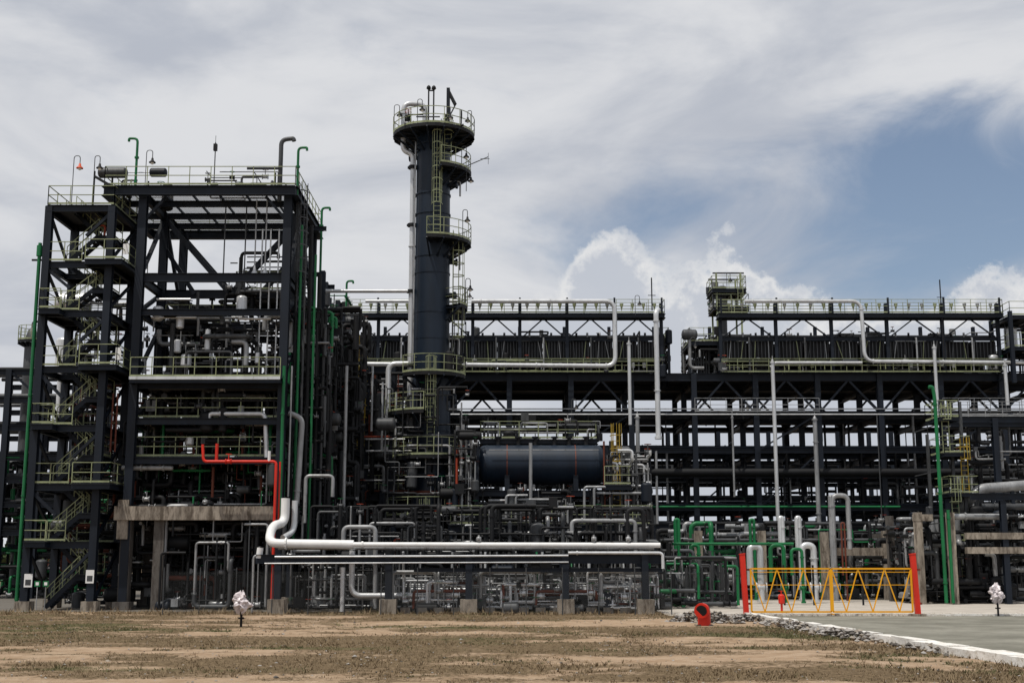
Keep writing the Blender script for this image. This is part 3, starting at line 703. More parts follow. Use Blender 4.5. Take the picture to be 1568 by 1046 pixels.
for py in (775,): rack.pipe([(cols[0],99.5,PZ(py,99)),(cols[9]+1,99.5,PZ(py,99))], .09,'green')
rack.rail([(cols[6],99.6,T[0]+.1),(cols[8],99.6,T[0]+.1)], m='galv'); rack.rail([(cols[10],99.6,T[0]+.1),(cols[12],99.6,T[0]+.1)], m='galv')
for i in range(16):
    xa_ = R.uniform(cols[3],cols[-2]); py = R.uniform(650,840); l = R.uniform(3,12); y = R.uniform(102,114)
    rack.pipe([(xa_,y,PZ(py,y)),(xa_+l,y,PZ(py,y)),(xa_+l,y,PZ(py,y)-R.uniform(1,3))], R.choice((.06,.1,.15)), R.choice(('darksteel','greypipe')))
for i in range(110):
    x = R.uniform(cols[1],cols[-1]); pa = R.choice((633,690,728)); y = R.uniform(99,113); rack.pipe([(x,y,PZ(R.uniform(780,880),y)),(x,y,PZ(pa,y))], R.choice((.05,.07,.1)), R.choice(('darksteel','greypipe','darksteel','galv')))
rack.clutter(cols[0],cols[-1],100,112,.2,T[4], 850, (.05,.08,.12,.18), ('darksteel','greypipe','darksteel','darksteel','galv','darksteel','green'), .45)
rack.clutter(cols[4],cols[-1],100,112,T[4],T[1], 120, (.05,.08,.12), ('darksteel','greypipe','darksteel','navy'), .5)
for i in range(22):
    x = R.uniform(cols[1],cols[-1]); rack.vessel((x,R.uniform(103,112),R.uniform(1.0,2.6)), R.uniform(.5,1.0), R.uniform(1.5,3.5),R.choice(('darksteel','greypipe','navy')),R.choice('xy'),20)
rack.done()
rk = B('pipe_rack')
for i in range(24):
    x = -48+i*5.4
    for y in (128,136): rk.H((x,y,0),(x,y,PZ(645,128)), .4,.4)
    if R.random() < .4: rk.bar((x,128,PZ(800,128)),(x+5.4,128,PZ(730,128)), .15,.15,'navy')
for py in (648,716,764,812,830,848):
    for y in (128,136): rk.H((-50,y,PZ(py,128)),(78,y,PZ(py,128)), .3,.3)
    for j in range(2): rk.pipe([(-50,129+j*2,PZ(py,128)+.3),(78,129+j*2,PZ(py,128)+.3)], R.choice((.1,.15)),'darksteel')
rk.clutter(-48,78,127,137,.2,PZ(800,128), 600, (.1,.18,.3), ('darksteel','greypipe','darksteel'), .4)
rk.clutter(-48,78,127,137,PZ(790,128),PZ(700,128), 70, (.08,.12,.2), ('darksteel','greypipe','darksteel'), .5)
rk.done()

# ---------------------------------------------------------------- air cooler banks on the rack
def bank(pa, pb, bays, name='air_cooler_bank'):
    s = B(name)
    x0 = PX(pa,100,520); x1 = PX(pb,100,520); zb = zt0; zw = PZ(483,100); z1 = PZ(520,100); z0 = PZ(553,100)
    xs_ = [x0+(x1-x0)*i/bays for i in range(bays+1)]
    for y in (99.6, 105, 110.6):
        for x in xs_: s.H((x,y,zb),(x,y,zw if y > 100 else PZ(466,100)), .26,.26)
        for z in (zb+.15,z0,z1,zw-.15): 
            if not (y == 105 and z > z1): s.H((x0,y,z),(x1,y,z), .2,.28)
    for i in range(bays):
        a, b_ = xs_[i]+.14, xs_[i+1]-.14; m_ = (a+b_)/2
        for q0, q1 in ((a,m_-.08),(m_+.08,b_)):
            s.box(q0,q1,99.9,104.6,z0+.15,z1-.15,'darksteel'); s.box(q0,q1,105.4,110.3,z0+.15,z1-.15,'darksteel')
            n = 7
            for k in range(n): 
                x = q0+(q1-q0)*(k+.5)/n; s.box(x-.03,x+.03,99.78,99.9,z0+.18,z1-.18,'greypipe')
            c = (q0+q1)/2
            for yy in (102.3,107.8):
                s.lathe((c,yy,z0-.35), [(.78,0),(.8,.45)],'darksteel',16); s.lathe((c,yy,z0-.75), [(.001,0),(.16,0),(.16,.4),(.001,.4)],'greypipe',10)
        s.bar((a,99.7,z1+.1),(m_,99.7,zw-.3), .1,.1,'navy'); s.bar((b_,99.7,z1+.1),(m_,99.7,zw-.3), .1,.1,'navy')
        for k in range(4):
            x = a+(b_-a)*(k+.5)/4; s.bar((x,99.6,zb+.1),(x,99.6,z0), .06,.06,'railpaint')
            if R.random() < .7: s.box(x-.12,x+.12,99.3,99.5,z0-.6,z0-.2,R.choice(('galv','railpaint','darksteel')))
            s.pipe([(x+.2,100.2,z1),(x+.2,100.2,z1+.6)], .09,R.choice(('galv','greypipe','darksteel')))
            s.lathe((x,99.1,zw+.2), [(.02,0),(.05,.2),(.16,.55),(.15,.6)],R.choice(('railpaint','galv')),8)
            s.bar((x+R.uniform(-.3,.3),99.75,z0),(x+R.uniform(-.3,.3),99.75,z1), .05,.05,R.choice(('galv','railpaint','greypipe')))
        s.pipe([(m_,99.6,z1+.05),(m_,99.3,z1+.05),(m_,99.3,zb+.1)], .07,R.choice(('galv','greypipe')))
    s.pipe([(x0,100.3,z1+.3),(x1,100.3,z1+.3)], .12,'greypipe')
    s.pipe([(x0,99.3,z0-.1),(x1,99.3,z0-.1)], .06,'railpaint')
    s.deck(x0-.2,x1+.2,98.9,100.1,zw,rails='fblr',bh=.32,rm='railpaint',joist=2)
    s.rail([(x0,99.2,zb),(x1,99.2,zb)], m='railpaint')
    for x in xs_: s.bar((x,98.95,zw),(x,98.95,zw+1.25), .14,.14,'navy')
    s.clutter(x0,x1,99.6,104,z1,z1+.8, int((x1-x0)*1.5), (.04,.07), ('darksteel','greypipe','galv'), .4)
    s.clutter(x0,x1,99.2,100,zb+.1,z0, int((x1-x0)*2.2), (.03,.05), ('darksteel','greypipe','galv','railpaint'), .6)
    s.done(); return x0, x1, zw
bx0, bx1, zw = bank(508, 1012, 7)
rx0, rx1, _ = bank(1102, 1526, 5)
s = B('header_box')
for pa, pb in ((1010,1024),(1056,1100)):
    s.deck(PX(pa,100,520),PX(pb,100,520),100,105,PZ(522,100),rails='flr'); 
    for px in (pa,pb): s.H((PX(px,100,520),100.1,zt0),(PX(px,100,520),100.1,PZ(522,100)), .2,.2)
    s.clutter(PX(pa,100,520),PX(pb,100,520),100,105,zt0,PZ(512,100), 45, (.05,.08,.14), ('darksteel','greypipe','galv','darksteel'))
for k in range(8):
    s.pipe([(PX(1060+4*k,100,540),101,zt0),(PX(1060+4*k,100,540),101,PZ(530,100))], .07,'greypipe')
s.done()
s = B('overhead_pipe')
Y = 98.6
s.pipe([(PX(722,Y,460),Y,PZ(461,Y)),(PX(941,Y,460),Y,PZ(461,Y)),(PX(941,Y,460),Y,PZ(560,Y)),(PX(560,Y,560),Y,PZ(557,Y))], .18,'clad', bend=.8)
s.pipe([(PX(560,Y,450),Y,PZ(461,Y)),(PX(700,Y,450),Y,PZ(461,Y))], .14,'clad'); s.done()
s = B('overhead_pipe')
s.pipe([(PX(1140,Y,460),Y,PZ(461,Y)),(PX(1318,Y,460),Y,PZ(461,Y)),(PX(1320,Y,460),Y,PZ(553,Y)),(PX(1600,Y,560),Y,PZ(555,Y))], .15,'clad', bend=.8); s.done()
s = B('vertical_riser_pipe')
x = PX(1006,97.5,560); s.pipe([(x+.3,98.4,PZ(473,98)),(x+.001,97.5,PZ(478,98)),(x,97.5,PZ(668,97.5))], .2,'clad', bend=.4); s.disc((x,97.5,PZ(672,97.5)),(x,97.5,PZ(668,97.5)), .28,'clad'); s.done()
for px, pa, pb, r_, m_, pr in ((964,527,650,.14,'clad',580),(977,640,800,.16,'galv',700),(1183,556,830,.15,'clad',560),(1250,643,800,.17,'galv',700),(1432,533,640,.13,'clad',560),(1541,560,620,.14,'clad',590),(1123,640,760,.08,'galv',700)):
    s = B('vertical_riser_pipe'); Y = 98.2; x = PX(px,Y,pr); s.pipe([(x,Y,PZ(pb,Y)),(x,Y,PZ(pa,Y))], r_, m_); s.disc((x,Y,PZ(pa,Y)),(x,Y,PZ(pa,Y)+.1), r_*1.4,m_)
    s.lathe((x,Y,PZ(pa,Y)), [(r_,0),(r_*.7,.25),(.03,.35),(.03,.6)],'galv',10)
    for k in (pa*.7+pb*.3, pa*.3+pb*.7): s.bar((x,Y,PZ(k,Y)),(x,100,PZ(k,Y)), .1,.12,'navy')
    s.done()
s = B('horizontal_header_pipe'); Y = 98.5
s.pipe([(PX(1180,Y,560),Y,PZ(562,Y)),(PX(1186,Y,555),Y,PZ(555,Y)),(PX(1320,Y,555),Y,PZ(555,Y))], .12,'clad'); s.pipe([(PX(690,Y,635),Y,PZ(634,Y)),(PX(1568,Y,635),Y,PZ(634,Y))], .06,'clad'); s.done()

s = B('platform_light')
for px, py in ((712,468),(974,480),(1140,640),(876,640),(1060,545),(1490,640)): s.lamp(PX(px,98,py),98.6,PZ(py,98),1.6,.35)
s.done()
for px, pt, pb in ((999,440,475),(1443,443,560)):
    v = B('lightning_mast'); x = PX(px,99,500); v.pipe([(x,99,PZ(pb,99)),(x,99,PZ(pt,99)+.8)], .05,'darksteel',flange=False); v.bar((x-.3,99,PZ(pt+12,99)),(x+.3,99,PZ(pt+12,99)), .05,.05,'darksteel'); v.done()

s = B('access_tower')
Y = 106; xa, xb = PX(1092,Y,450), PX(1140,Y,450); z = PZ(442,Y); zq = PZ(418,Y)
for x in (xa+.3, xb-.3):
    for y in (Y, Y+2.5): s.H((x,y,zt0),(x,y,zq), .14,.14,'railpaint')
s.deck(xa-.1,xb+.1,Y-.2,Y+2.7,z,rm='railpaint',bh=.3); s.deck(xa,xb+.3,Y-.2,Y+2.7,PZ(470,Y),bh=.25)
for y in (Y,Y+2.5): s.bar((xa,y,zq),(xb,y,zq), .12,.12,'greypipe')
s.pipe([(xa+.9,Y+1,zt0),(xa+.9,Y+1,z+.4)], .4,'greypipe'); s.lamp(xa+1.2,Y,z,1.4,.3); s.ladder(xb-.4,Y-.3,PZ(470,Y),z,m='railpaint'); s.clutter(xa,xb,Y,Y+2,PZ(470,Y),z,14,(.05,.08),('galv','greypipe','railpaint')); s.done()

# ---------------------------------------------------------------- right access structure + green pipe
s = B('ladder_access_frame')
Y = 84
for px in (1440,1478): s.H((PX(px,Y,760),Y,0),(PX(px,Y,760),Y,PZ(615,Y)), .18,.18,'greypipe'); s.H((PX(px,Y,760),Y+2,0),(PX(px,Y,760),Y+2,PZ(660,Y)), .18,.18,'greypipe')
for py, a, c in ((640,1432,1462),(694,1440,1480),(755,1448,1492),(820,1450,1486)): s.deck(PX(a,Y,py),PX(c,Y,py),Y-.8,Y+2,PZ(py,Y),bh=.2)
s.ladder(PX(1446,Y,680),Y-.4,PZ(694,Y),PZ(640,Y)); s.ladder(PX(1474,Y,720),Y-.4,PZ(755,Y),PZ(694,Y),m='yellowdull'); s.ladder(PX(1460,Y,780),Y-.4,PZ(820,Y),PZ(755,Y)); s.ladder(PX(1474,Y,860),Y-.4,.2,PZ(820,Y))
s.done()
s = B('green_standpipe'); Y = 79; x = PX(1440,Y,760)
s.pipe([(x-.35,Y,PZ(592,Y)),(x-.1,Y,PZ(592,Y)),(x,Y,PZ(606,Y)),(x,Y,.1)], .11,'green'); s.pipe([(x+.42,Y,PZ(780,Y)),(x+.42,Y,.1)], .10,'green')
for py in (650,720,800): s.bar((x,Y,PZ(py,Y)),(x+.1,84,PZ(py,Y)), .06,.06,'greypipe')
s.done()
s = B('pipe_bridge'); Y = 92
for py, w in ((640,.6),(650,.3)): s.H((PX(1455,Y,640),Y,PZ(py,Y)),(PX(1640,Y,640),Y,PZ(py,Y)), .3,w)
for px in (1530,1600): s.H((PX(px,Y,760),Y,0),(PX(px,Y,760),Y,PZ(640,Y)), .4,.4)
s.rail([(PX(1455,Y,640),Y-.2,PZ(638,Y)),(PX(1640,Y,640),Y-.2,PZ(638,Y))], m='galv')
for k in range(5): s.pipe([(PX(1470,Y,660),Y+.6+k*.6,PZ(648,Y)),(PX(1640,Y,660),Y+.6+k*.6,PZ(648,Y))], .12,R.choice(('greypipe','darksteel')))
s.clutter(PX(1490,Y,700),PX(1620,Y,700),Y,Y+6,.3,PZ(650,Y), 100, (.05,.08,.15), ('greypipe','darksteel','galv','darksteel')); s.done()
s = B('large_duct_pipe'); Y = 84
s.pipe([(PX(1630,Y,735),Y,PZ(738,Y)),(PX(1500,Y,748),Y,PZ(748,Y)),(PX(1486,Y,750),Y,PZ(762,Y)),(PX(1490,Y,780),Y+2,PZ(778,Y))], .34,'galv', bend=.9); s.pipe([(PX(1500,Y,748),Y-.02,PZ(775,Y)),(PX(1630,Y,775),Y,PZ(775,Y))], .22,'greypipe')
for px in (1520,1550): s.bar((PX(px,Y,760),Y,PZ(780,Y)),(PX(px,Y,760),Y,PZ(750,Y)), .2,.3,'navy')
s.done()
s = B('concrete_pipe_support'); Y = 80
def cc(px, pt, Y=80, w=.22): 
    x = PX(px,Y,850); s.box(x-w,x+w,Y-w,Y+w,-.1,PZ(pt,Y),'concrete'); s.box(x-w,x+w,Y+6-w,Y+6+w,-.1,PZ(pt,Y),'concretedark')
for px, pt in ((1408,784),(1458,784)): cc(px,pt)
for px, pt in ((1540,766),(1590,766)):
    x = PX(px,Y,850)
    for y in (80,86): s.H((x,y,0),(x,y,PZ(pt,Y)), .35,.35)
for py, a, c in ((792,1402,1430),(820,1480,1600),(842,1480,1600)): s.box(PX(a,80,850),PX(c,80,850),79.75,80.25,PZ(py+5,80),PZ(py-5,80),'concrete')
s.H((PX(1490,80,850),79.9,PZ(760,80)),(PX(1610,80,850),79.9,PZ(760,80)), .3,.4)
s.clutter(PX(1400,80,850),PX(1600,80,850),80.6,88,.2,PZ(790,80), 240, (.05,.08,.14,.2), ('greypipe','darksteel','galv','darksteel','darksteel'), .4)
s.done()
s = B('concrete_pipe_support'); Y = 90
for px, pt in ((1070,812),(1167,812),(1263,814),(1358,812)): 
    x = PX(px,Y,850); s.box(x-.26,x+.26,Y-.26,Y+.26,-.1,PZ(pt,Y),'concrete'); s.box(x-.28,x+.28,Y+4.7,Y+5.3,-.1,PZ(pt,Y),'concretedark'); s.box(x-.25,x+.25,Y+.26,Y+4.7,PZ(pt+14,Y),PZ(pt+4,Y),'concretedark')
s.box(PX(1263,Y,850),PX(1358,Y,850),Y-.2,Y+.2,PZ(850,Y),PZ(838,Y),'concrete')
for k in range(6): s.pipe([(PX(1020,Y,840),Y+.6+k*.75,PZ(826,Y)),(PX(1400,Y,840),Y+.6+k*.75,PZ(826,Y))], R.choice((.1,.15,.2)),R.choice(('greypipe','darksteel','galv')))
s.clutter(PX(1010,Y,850),PX(1400,Y,850),Y+.4,Y+6,.2,PZ(800,Y), 200, (.05,.08,.12,.18), ('greypipe','galv','darksteel','darksteel','darksteel','greypipe','green','galv'), .45, True)
s.done()
def loop(px, pt, pw, pb, Y, r, m, name='pipe_loop'):
    v = B(name); x = PX(px,Y,850); x2 = PX(px+pw,Y,850)
    v.pipe([(x,Y,PZ(pb,Y)),(x,Y,PZ(pt,Y)),(x2,Y,PZ(pt,Y)),(x2,Y,.1)], r, m); v.disc((x2,Y,.1),(x2,Y,.2), r*1.5,m); v.valve(x2,Y-.001,1.0,r,m,'darksteel'); v.done()
for a in ((1148,836,16,895,82,.21,'clad'),(1228,834,18,895,82,.21,'clad'),(1302,758,-24,840,84,.16,'galv'),(1275,760,0.5,890,84,.15,'galv'),(1058,834,12,895,80,.12,'green'),(1180,834,20,890,80,.13,'green'),(1212,840,16,880,79,.1,'green'),
          (1035,795,5,840,84,.12,'green'),(1150,795,6,840,86,.1,'green'),(1196,792,4,840,86,.15,'clad'),(1222,792,4,840,86,.15,'clad'),(1290,800,5,880,84,.06,'redbrown')): loop(*a)
s = B('green_header_pipe'); s.pipe([(PX(1030,80,832),80,PZ(832,80)),(PX(1215,80,832),80,PZ(832,80))], .09,'green'); s.done()
s = B('round_manway'); x = PX(1066,76,874); z = PZ(874,76)
s.vessel((x,77,z), .36, .9,'clad','y',24); s.disc((x,76.35,z),(x,76.45,z), .3,'clad',24); s.box(x-.3,x+.3,76.7,77.3,0,z-.3,'greypipe'); s.pipe([(x,77,z),(x,77,z+1.2),(x-.8,77,z+1.2)], .12,'greypipe'); s.done()
s = B('valve_station')
s.clutter(PX(1000,74,880),PX(1120,74,880),72,80,.2,2.8, 80, (.05,.08,.12), ('greypipe','greypipe','galv','darksteel','green'), .45, True)
for px in (1050,1095,1105,1200,1245,1320): s.bar((PX(px,78,880),78,0),(PX(px,78,880),78,2.4), .1,.1,'darksteel')
s.done()

# ---------------------------------------------------------------- front low rack with white lines
s = B('low_pipe_rack'); Y = 65.0
xa, xb = PX(392,Y,850), PX(1014,Y,850); zt_ = PZ(846,Y)
for px in (425, 595, 718, 866, 988):
    x = PX(px,Y,900)
    for y in (Y, Y+3.5): s.H((x,y,0),(x,y,zt_-.05), .34,.34); s.box(x-.42,x+.42,y-.42,y+.42,-.1,.72,'concrete')
    s.H((x,Y,zt_-.25),(x,Y+3.5,zt_-.25), .25,.3)
for y in (Y, Y+3.5): s.H((xa,y,zt_-.3),(xb,y,zt_-.3), .25,.45)
s.H((xa+8,Y+.002,PZ(872,Y)),(xb,Y+.002,PZ(872,Y)), .15,.2); 
s.pipe([(PX(536,Y,833),Y+.3,PZ(833,Y)),(PX(1012,Y,833),Y+.3,PZ(834,Y))], .13,'white'); s.pipe([(xa+1,Y-.25,PZ(852,Y)),(PX(870,Y,850),Y-.25,PZ(850,Y))], .05,'clad'); s.pipe([(xa+.5,Y-.3,PZ(862,Y)),(PX(870,Y,850),Y-.3,PZ(860,Y))], .035,'clad')
s.pipe([(PX(420,Y,833),Y+1.1,PZ(838,Y)),(PX(1005,Y,833),Y+1.1,PZ(838,Y))], .1,'galv'); s.pipe([(PX(870,Y,845),Y-.2,PZ(846,Y)),(xb,Y-.2,PZ(846,Y)),(xb,Y-.2,PZ(870,Y))], .08,'clad')
s.pipe([(xa-.15,Y+.2,0),(xa-.15,Y+.2,PZ(850,Y)),(xa+.5,Y+.2,PZ(850,Y))], .06,'galv')
for px in (733,910,963): x = PX(px,Y,830); s.pipe([(x,Y+.3,PZ(838,Y)),(x,Y+.3,PZ(818,Y))], .05,'galv'); s.lathe((x,Y+.3,PZ(828,Y)), [(.06,0),(.13,.02),(.13,.2),(.05,.25)],'galv',10)
s.pipe([(PX(431,Y+1,760),Y+2.2,PZ(762,Y+2)),(PX(431,Y+1,760),Y+2.2,PZ(800,Y+2)),(PX(410,Y,800),Y+1.2,PZ(803,Y)),(PX(410,Y,800),Y+.4,PZ(831,Y)),(PX(540,Y,833),Y+.4,PZ(833,Y))], .23,'white', bend=.5)
s.pipe([(PX(444,Y+1,760),Y+2.6,PZ(765,Y+2)),(PX(444,Y+1,760),Y+2.6,PZ(812,Y+2)),(PX(425,Y,812),Y+1.6,PZ(822,Y))], .16,'clad', bend=.5)
s.pipe([(PX(398,Y,838),Y+.1,PZ(838,Y)),(PX(396,Y,850),Y+.1,PZ(854,Y))], .16,'white')
s.pipe([(PX(536,Y,850),Y+.9,PZ(842,Y)),(PX(536,Y,850),Y+.9,PZ(912,Y)),(PX(700,Y,912),Y+.9,PZ(912,Y)),(PX(704,Y,912),Y+.9,PZ(925,Y))], .15,'clad', bend=.5)
s.pipe([(PX(524,Y,850),Y+.4,PZ(868,Y)),(PX(524,Y,850),Y+.4,.1)], .12,'clad')
s.pipe([(PX(520,Y,815),Y+1.5,PZ(840,Y)),(PX(520,Y,815),Y+1.5,PZ(805,Y)),(PX(570,Y,805),Y+1.5,PZ(805,Y)),(PX(572,Y,805),Y+1.5,.2)], .12,'galv')
for px, m_ in ((615,'clad'),(640,'galv'),(690,'galv'),(735,'clad'),(742,'clad'),(760,'greypipe'),(790,'galv'),(823,'green'),(832,'clad'),(878,'green'),(905,'clad'),(922,'clad'),(945,'galv'),(960,'clad'),(970,'clad'),(1000,'green')):
    x = PX(px,Y,880); s.pipe([(x,Y+R.uniform(.6,2.5),PZ(844,Y)),(x,Y+1.5,PZ(R.choice((885,900,915)),Y)),(x+R.uniform(-.6,.6),Y+1.5,PZ(918,Y))], R.choice((.04,.06,.08)), m_)
s.clutter(PX(600,Y,880),xb-.2,Y+.5,Y+3.4,.25,PZ(875,Y), 210, (.03,.04,.06,.09), ('clad','galv','greypipe','galv','clad','galv'), .4, True)
s.clutter(PX(600,Y,880),xb-.2,Y+.5,Y+3.4,.25,1.5, 120, (.03,.05,.08), ('clad','galv','clad','greypipe','redbrown'), .3, True)
s.clutter(PX(430,Y,880),PX(600,Y,880),Y+1.5,Y+4.4,.25,PZ(850,Y), 60, (.04,.07), ('darksteel','greypipe','galv'), .5, True)
for px in range(620,990,26):
    x = PX(px,Y,915); s.box(x-.25,x+.25,Y+.2,Y+.7,0,.3,'concretedark'); s.valve(x,Y+.5,R.uniform(.5,1.2),R.uniform(.08,.13),R.choice(('galv','clad')),R.choice(('darksteel','redbrown','green')))
s.done()
s = B('pump_row')
for k in range(12):
    x = -15+k*1.95; s.vessel((x,73,1.0), .5,1.0,'darksteel','x',16); s.box(x-.8,x+.8,72.4,73.6,0,.45,'concretedark'); s.pipe([(x,73,1.2),(x,73,3.4)], .12,'darksteel'); s.valve(x,73,2.6,.14,'darksteel','darksteel')
s.clutter(-19,8,69.5,76,.2,5.6, 440, (.04,.07,.12), ('darksteel','greypipe','darksteel','galv','darksteel','darksteel'), .5, True)
s.done()

# ---------------------------------------------------------------- far left rack
s = B('pipe_rack'); Y = 92
for px in (-60,6,60,110):
    for y in (Y, Y+8): s.H((PX(px,Y,700),y,0),(PX(px,Y,700),y,PZ(565,Y)), .42,.42)
for py in (570,612,655,700,735,772,815):
    for y in (Y, Y+8): s.H((PX(-60,Y,700),y,PZ(py,Y)),(PX(110,Y,700),y,PZ(py,Y)), .3,.4)
    for j in range(4): s.pipe([(PX(-60,Y,700),Y+1+j*1.8,PZ(py,Y)+.4),(PX(110,Y,700),Y+1+j*1.8,PZ(py,Y)+.4)], R.choice((.1,.15,.2)),R.choice(('darksteel','greypipe')))
s.bar((PX(6,Y,700),Y,PZ(568,Y)),(PX(60,Y,700),Y,PZ(612,Y)), .18,.18,'navy')
s.clutter(PX(-60,Y,700),PX(160,Y,700),Y,Y+8,.3,PZ(700,Y), 300, (.06,.1,.16), ('darksteel','greypipe','darksteel','darksteel','green'), .5)
s.done()
s = B('small_column'); Y = 96; x = PX(46,Y,560)
s.lathe((x,Y,0), [(.5,0),(.5,PZ(520,Y)),(.3,PZ(505,Y)),(.001,PZ(500,Y))],'greypipe',20); s.ring(x,Y,PZ(522,Y),.5,1.0,0,360); s.pipe([(x,Y,PZ(510,Y)),(x,Y,PZ(492,Y)),(x+.6,Y,PZ(492,Y))], .1,'greypipe'); s.done()
s = B('steel_frame'); Y = 98; 
for px in (1549,1600): 
    for y in (Y, Y+4): s.H((PX(px,Y,520),y,zt0-1),(PX(px,Y,520),y,PZ(476,Y)), .28,.28)
s.deck(PX(1549,Y,520),PX(1620,Y,520),Y,Y+4,PZ(482,Y),rails='fl'); s.deck(PX(1549,Y,520),PX(1620,Y,520),Y,Y+4,PZ(530,Y),rails='fl')
s.vessel((PX(1562,Y,500),Y+2,PZ(512,Y)), .5,1.5,'clad','z'); s.vessel((PX(1535,Y,545),Y+2,PZ(550,Y)), .45,1.0,'clad','z'); s.clutter(PX(1549,Y,520),PX(1600,Y,520),Y,Y+4,zt0,PZ(490,Y),20,(.05,.08),('galv','darksteel')); s.done()

# ---------------------------------------------------------------- fence, gate, small things
s = B('chain_link_fence'); Y = 63.8
xa, xb = PX(250,Y,900), PX(1028,Y,900); n = 14
s.add([(xa,Y,.1),(xb,Y,.1),(xb,Y,2.1),(xa,Y,2.1)], [(0,1,2,3)], 'chainlink')
for i in range(n+1): x = xa+(xb-xa)*i/n; s.pipe([(x,Y+.05,-.1),(x,Y+.05,2.3)], .03,'greypipe')
s.done()
s = B('swing_gate'); Y = 62.0
xa, xb = PX(1150,Y,900), PX(1396,Y,900); zt_, zb_ = PZ(870,Y), PZ(936,Y); xm_ = (xa+xb)/2
for a, c in ((xa,xm_-.04),(xm_+.04,xb)):
    for p, q in (((a,zb_),(a,zt_)),((c,zb_),(c,zt_)),((a,zt_),(c,zt_)),((a,zb_),(c,zb_))): s.bar((p[0],Y,p[1]),(q[0],Y,q[1]), .08,.08,'yellow')
    s.bar((a,Y,(zt_+zb_)/2+.25),(c,Y,(zt_+zb_)/2+.25), .03,.03,'yellow'); s.bar((a,Y,zt_-.16),(c,Y,zt_-.16), .03,.03,'yellow')
    n = 3
    for i in range(n):
        u0 = a+(c-a)*i/n; u1 = a+(c-a)*(i+1)/n; um = (u0+u1)/2
        s.bar((u0,Y,zt_),(um,Y,zb_), .05,.05,'yellow'); s.bar((um,Y,zb_),(u1,Y,zt_), .05,.05,'yellow')
s.bar((xm_,Y-.3,zb_-.1),(xm_,Y+.3,zb_-.1), .05,.05,'yellow'); s.done()
for px0_, px1_ in ((1141,1143),(1403,1406)):
    s = B('red_gate_post'); xb_ = PX(px1_,Y,940); xt = xb_-.12
    s.bar((xb_,Y,-.1),(xt,Y,PZ(848,Y)), .24,.24,'red'); s.bar((xt,Y,PZ(848,Y)-.002),(xt-.005,Y,PZ(848,Y)+.04), .28,.28,'red')
    for z in (.6,2.2): s.bar((xb_-.1,Y-.02,z),(xb_+.2,Y-.02,z), .08,.1,'redbrown')
    s.box(xb_-.3,xb_+.3,Y-.3,Y+.3,-.1,.12,'concrete'); s.done()
s = B('red_gooseneck_pipe'); Y = 52.5; x = PX(1078,Y,940)
s.pipe([(x,Y,-.1),(x,Y,.68),(x-.16,Y-.42,.62)], .26,'red', bend=.4, seg=24); s.disc((x-.14,Y-.36,.628),(x-.16,Y-.42,.62), .30,'red',24); s.disc((x-.16,Y-.425,.62),(x-.162,Y-.43,.619), .22,'black',24)  # black disc over the capped mouth paints the shade inside the pipe
s.box(x-.35,x+.35,Y-.2,Y+.35,-.1,.06,'concrete'); s.done()
def wrapped(px, pyt, Y, k):
    s = B('wrapped_standpipe'); x = PX(px,Y,930)
    s.pipe([(x,Y,-.1),(x,Y,1.0*k)], .05,'black'); s.bar((x-.12,Y,.35*k),(x+.12,Y,.35*k), .06,.06,'black')
    seg = 22; vs = []; fs = []
    for i in range(15):
        t = i/14; rr = .07+.22*math.sin(math.pi*min(1,t*1.05))**.6*(1-.15*t)
        for j in range(seg):
            a = 2*math.pi*j/seg; q = rr*(1+.8*noise.fractal(Vector((math.cos(a)*2.2,math.sin(a)*2.2,t*5+k)),1,2,3)); vs.append((x-.03+q*math.cos(a)+.05*math.sin(t*7), Y+q*math.sin(a), k*(.55+.85*t)+.06*math.sin(a*3+t*4)))
    for i in range(14):
        for j in range(seg): fs.append((i*seg+j,i*seg+(j+1)%seg,(i+1)*seg+(j+1)%seg,(i+1)*seg+j))
    s.add(vs, fs, 'plastic'); s.add([vs[14*seg+j] for j in range(seg)], [tuple(range(seg))], 'plastic'); s.done()
wrapped(370, 905, 51.5, 1.0); wrapped(1528, 890, 62, 1.1)
s = B('red_valve'); s.vessel((PX(1196,66,900),66,.7), .16,.35,'red','z',14); s.pipe([(PX(1196,66,900),66,0),(PX(1196,66,900),66,.9)], .06,'red'); s.valve(PX(1196,66,900),66,.75,.09,'red','red'); s.done()
for px, py in ((57,893),(70,893)):
    s = B('safety_sign'); Y = 68.2; x = PX(px,Y,py); z = PZ(py,Y); s.box(x-.15,x+.15,Y,Y+.02,z-.15,z+.15,'green'); s.box(x-.08,x+.08,Y-.004,Y,z-.08,z+.08,'signwhite'); s.bar((x,Y+.04,-.05),(x,Y+.04,z), .04,.04,'galv'); s.done()

# distant trees: one mass
mat('foliage', (0.04,0.06,0.02), .9, 0, .4, streak=False, scale=.4)
s = B('tree_line')
for k in range(260):
    cx_ = R.uniform(-190,190); cy_ = R.uniform(225,260); h = R.uniform(4,8)
    s.bar((cx_,cy_,0),(cx_,cy_,h*.6), .4,.4,'redbrown')
    for _ in range(55):
        v = Vector((R.gauss(0,1),R.gauss(0,1),R.gauss(0,.7))); v = v.normalized()*R.uniform(.5,1); p = Vector((cx_+v.x*h*.45,cy_+v.y*h*.4,h*.62+v.z*h*.38)); q = R.uniform(.4,1.0)
        a = Vector((R.uniform(-1,1),R.uniform(-1,1),R.uniform(-1,1))).normalized()*q; c = a.orthogonal().normalized()*q
        s.add([tuple(p-a),tuple(p+c),tuple(p+a),tuple(p-c)], [(0,1,2,3)], 'foliage')
s.done()

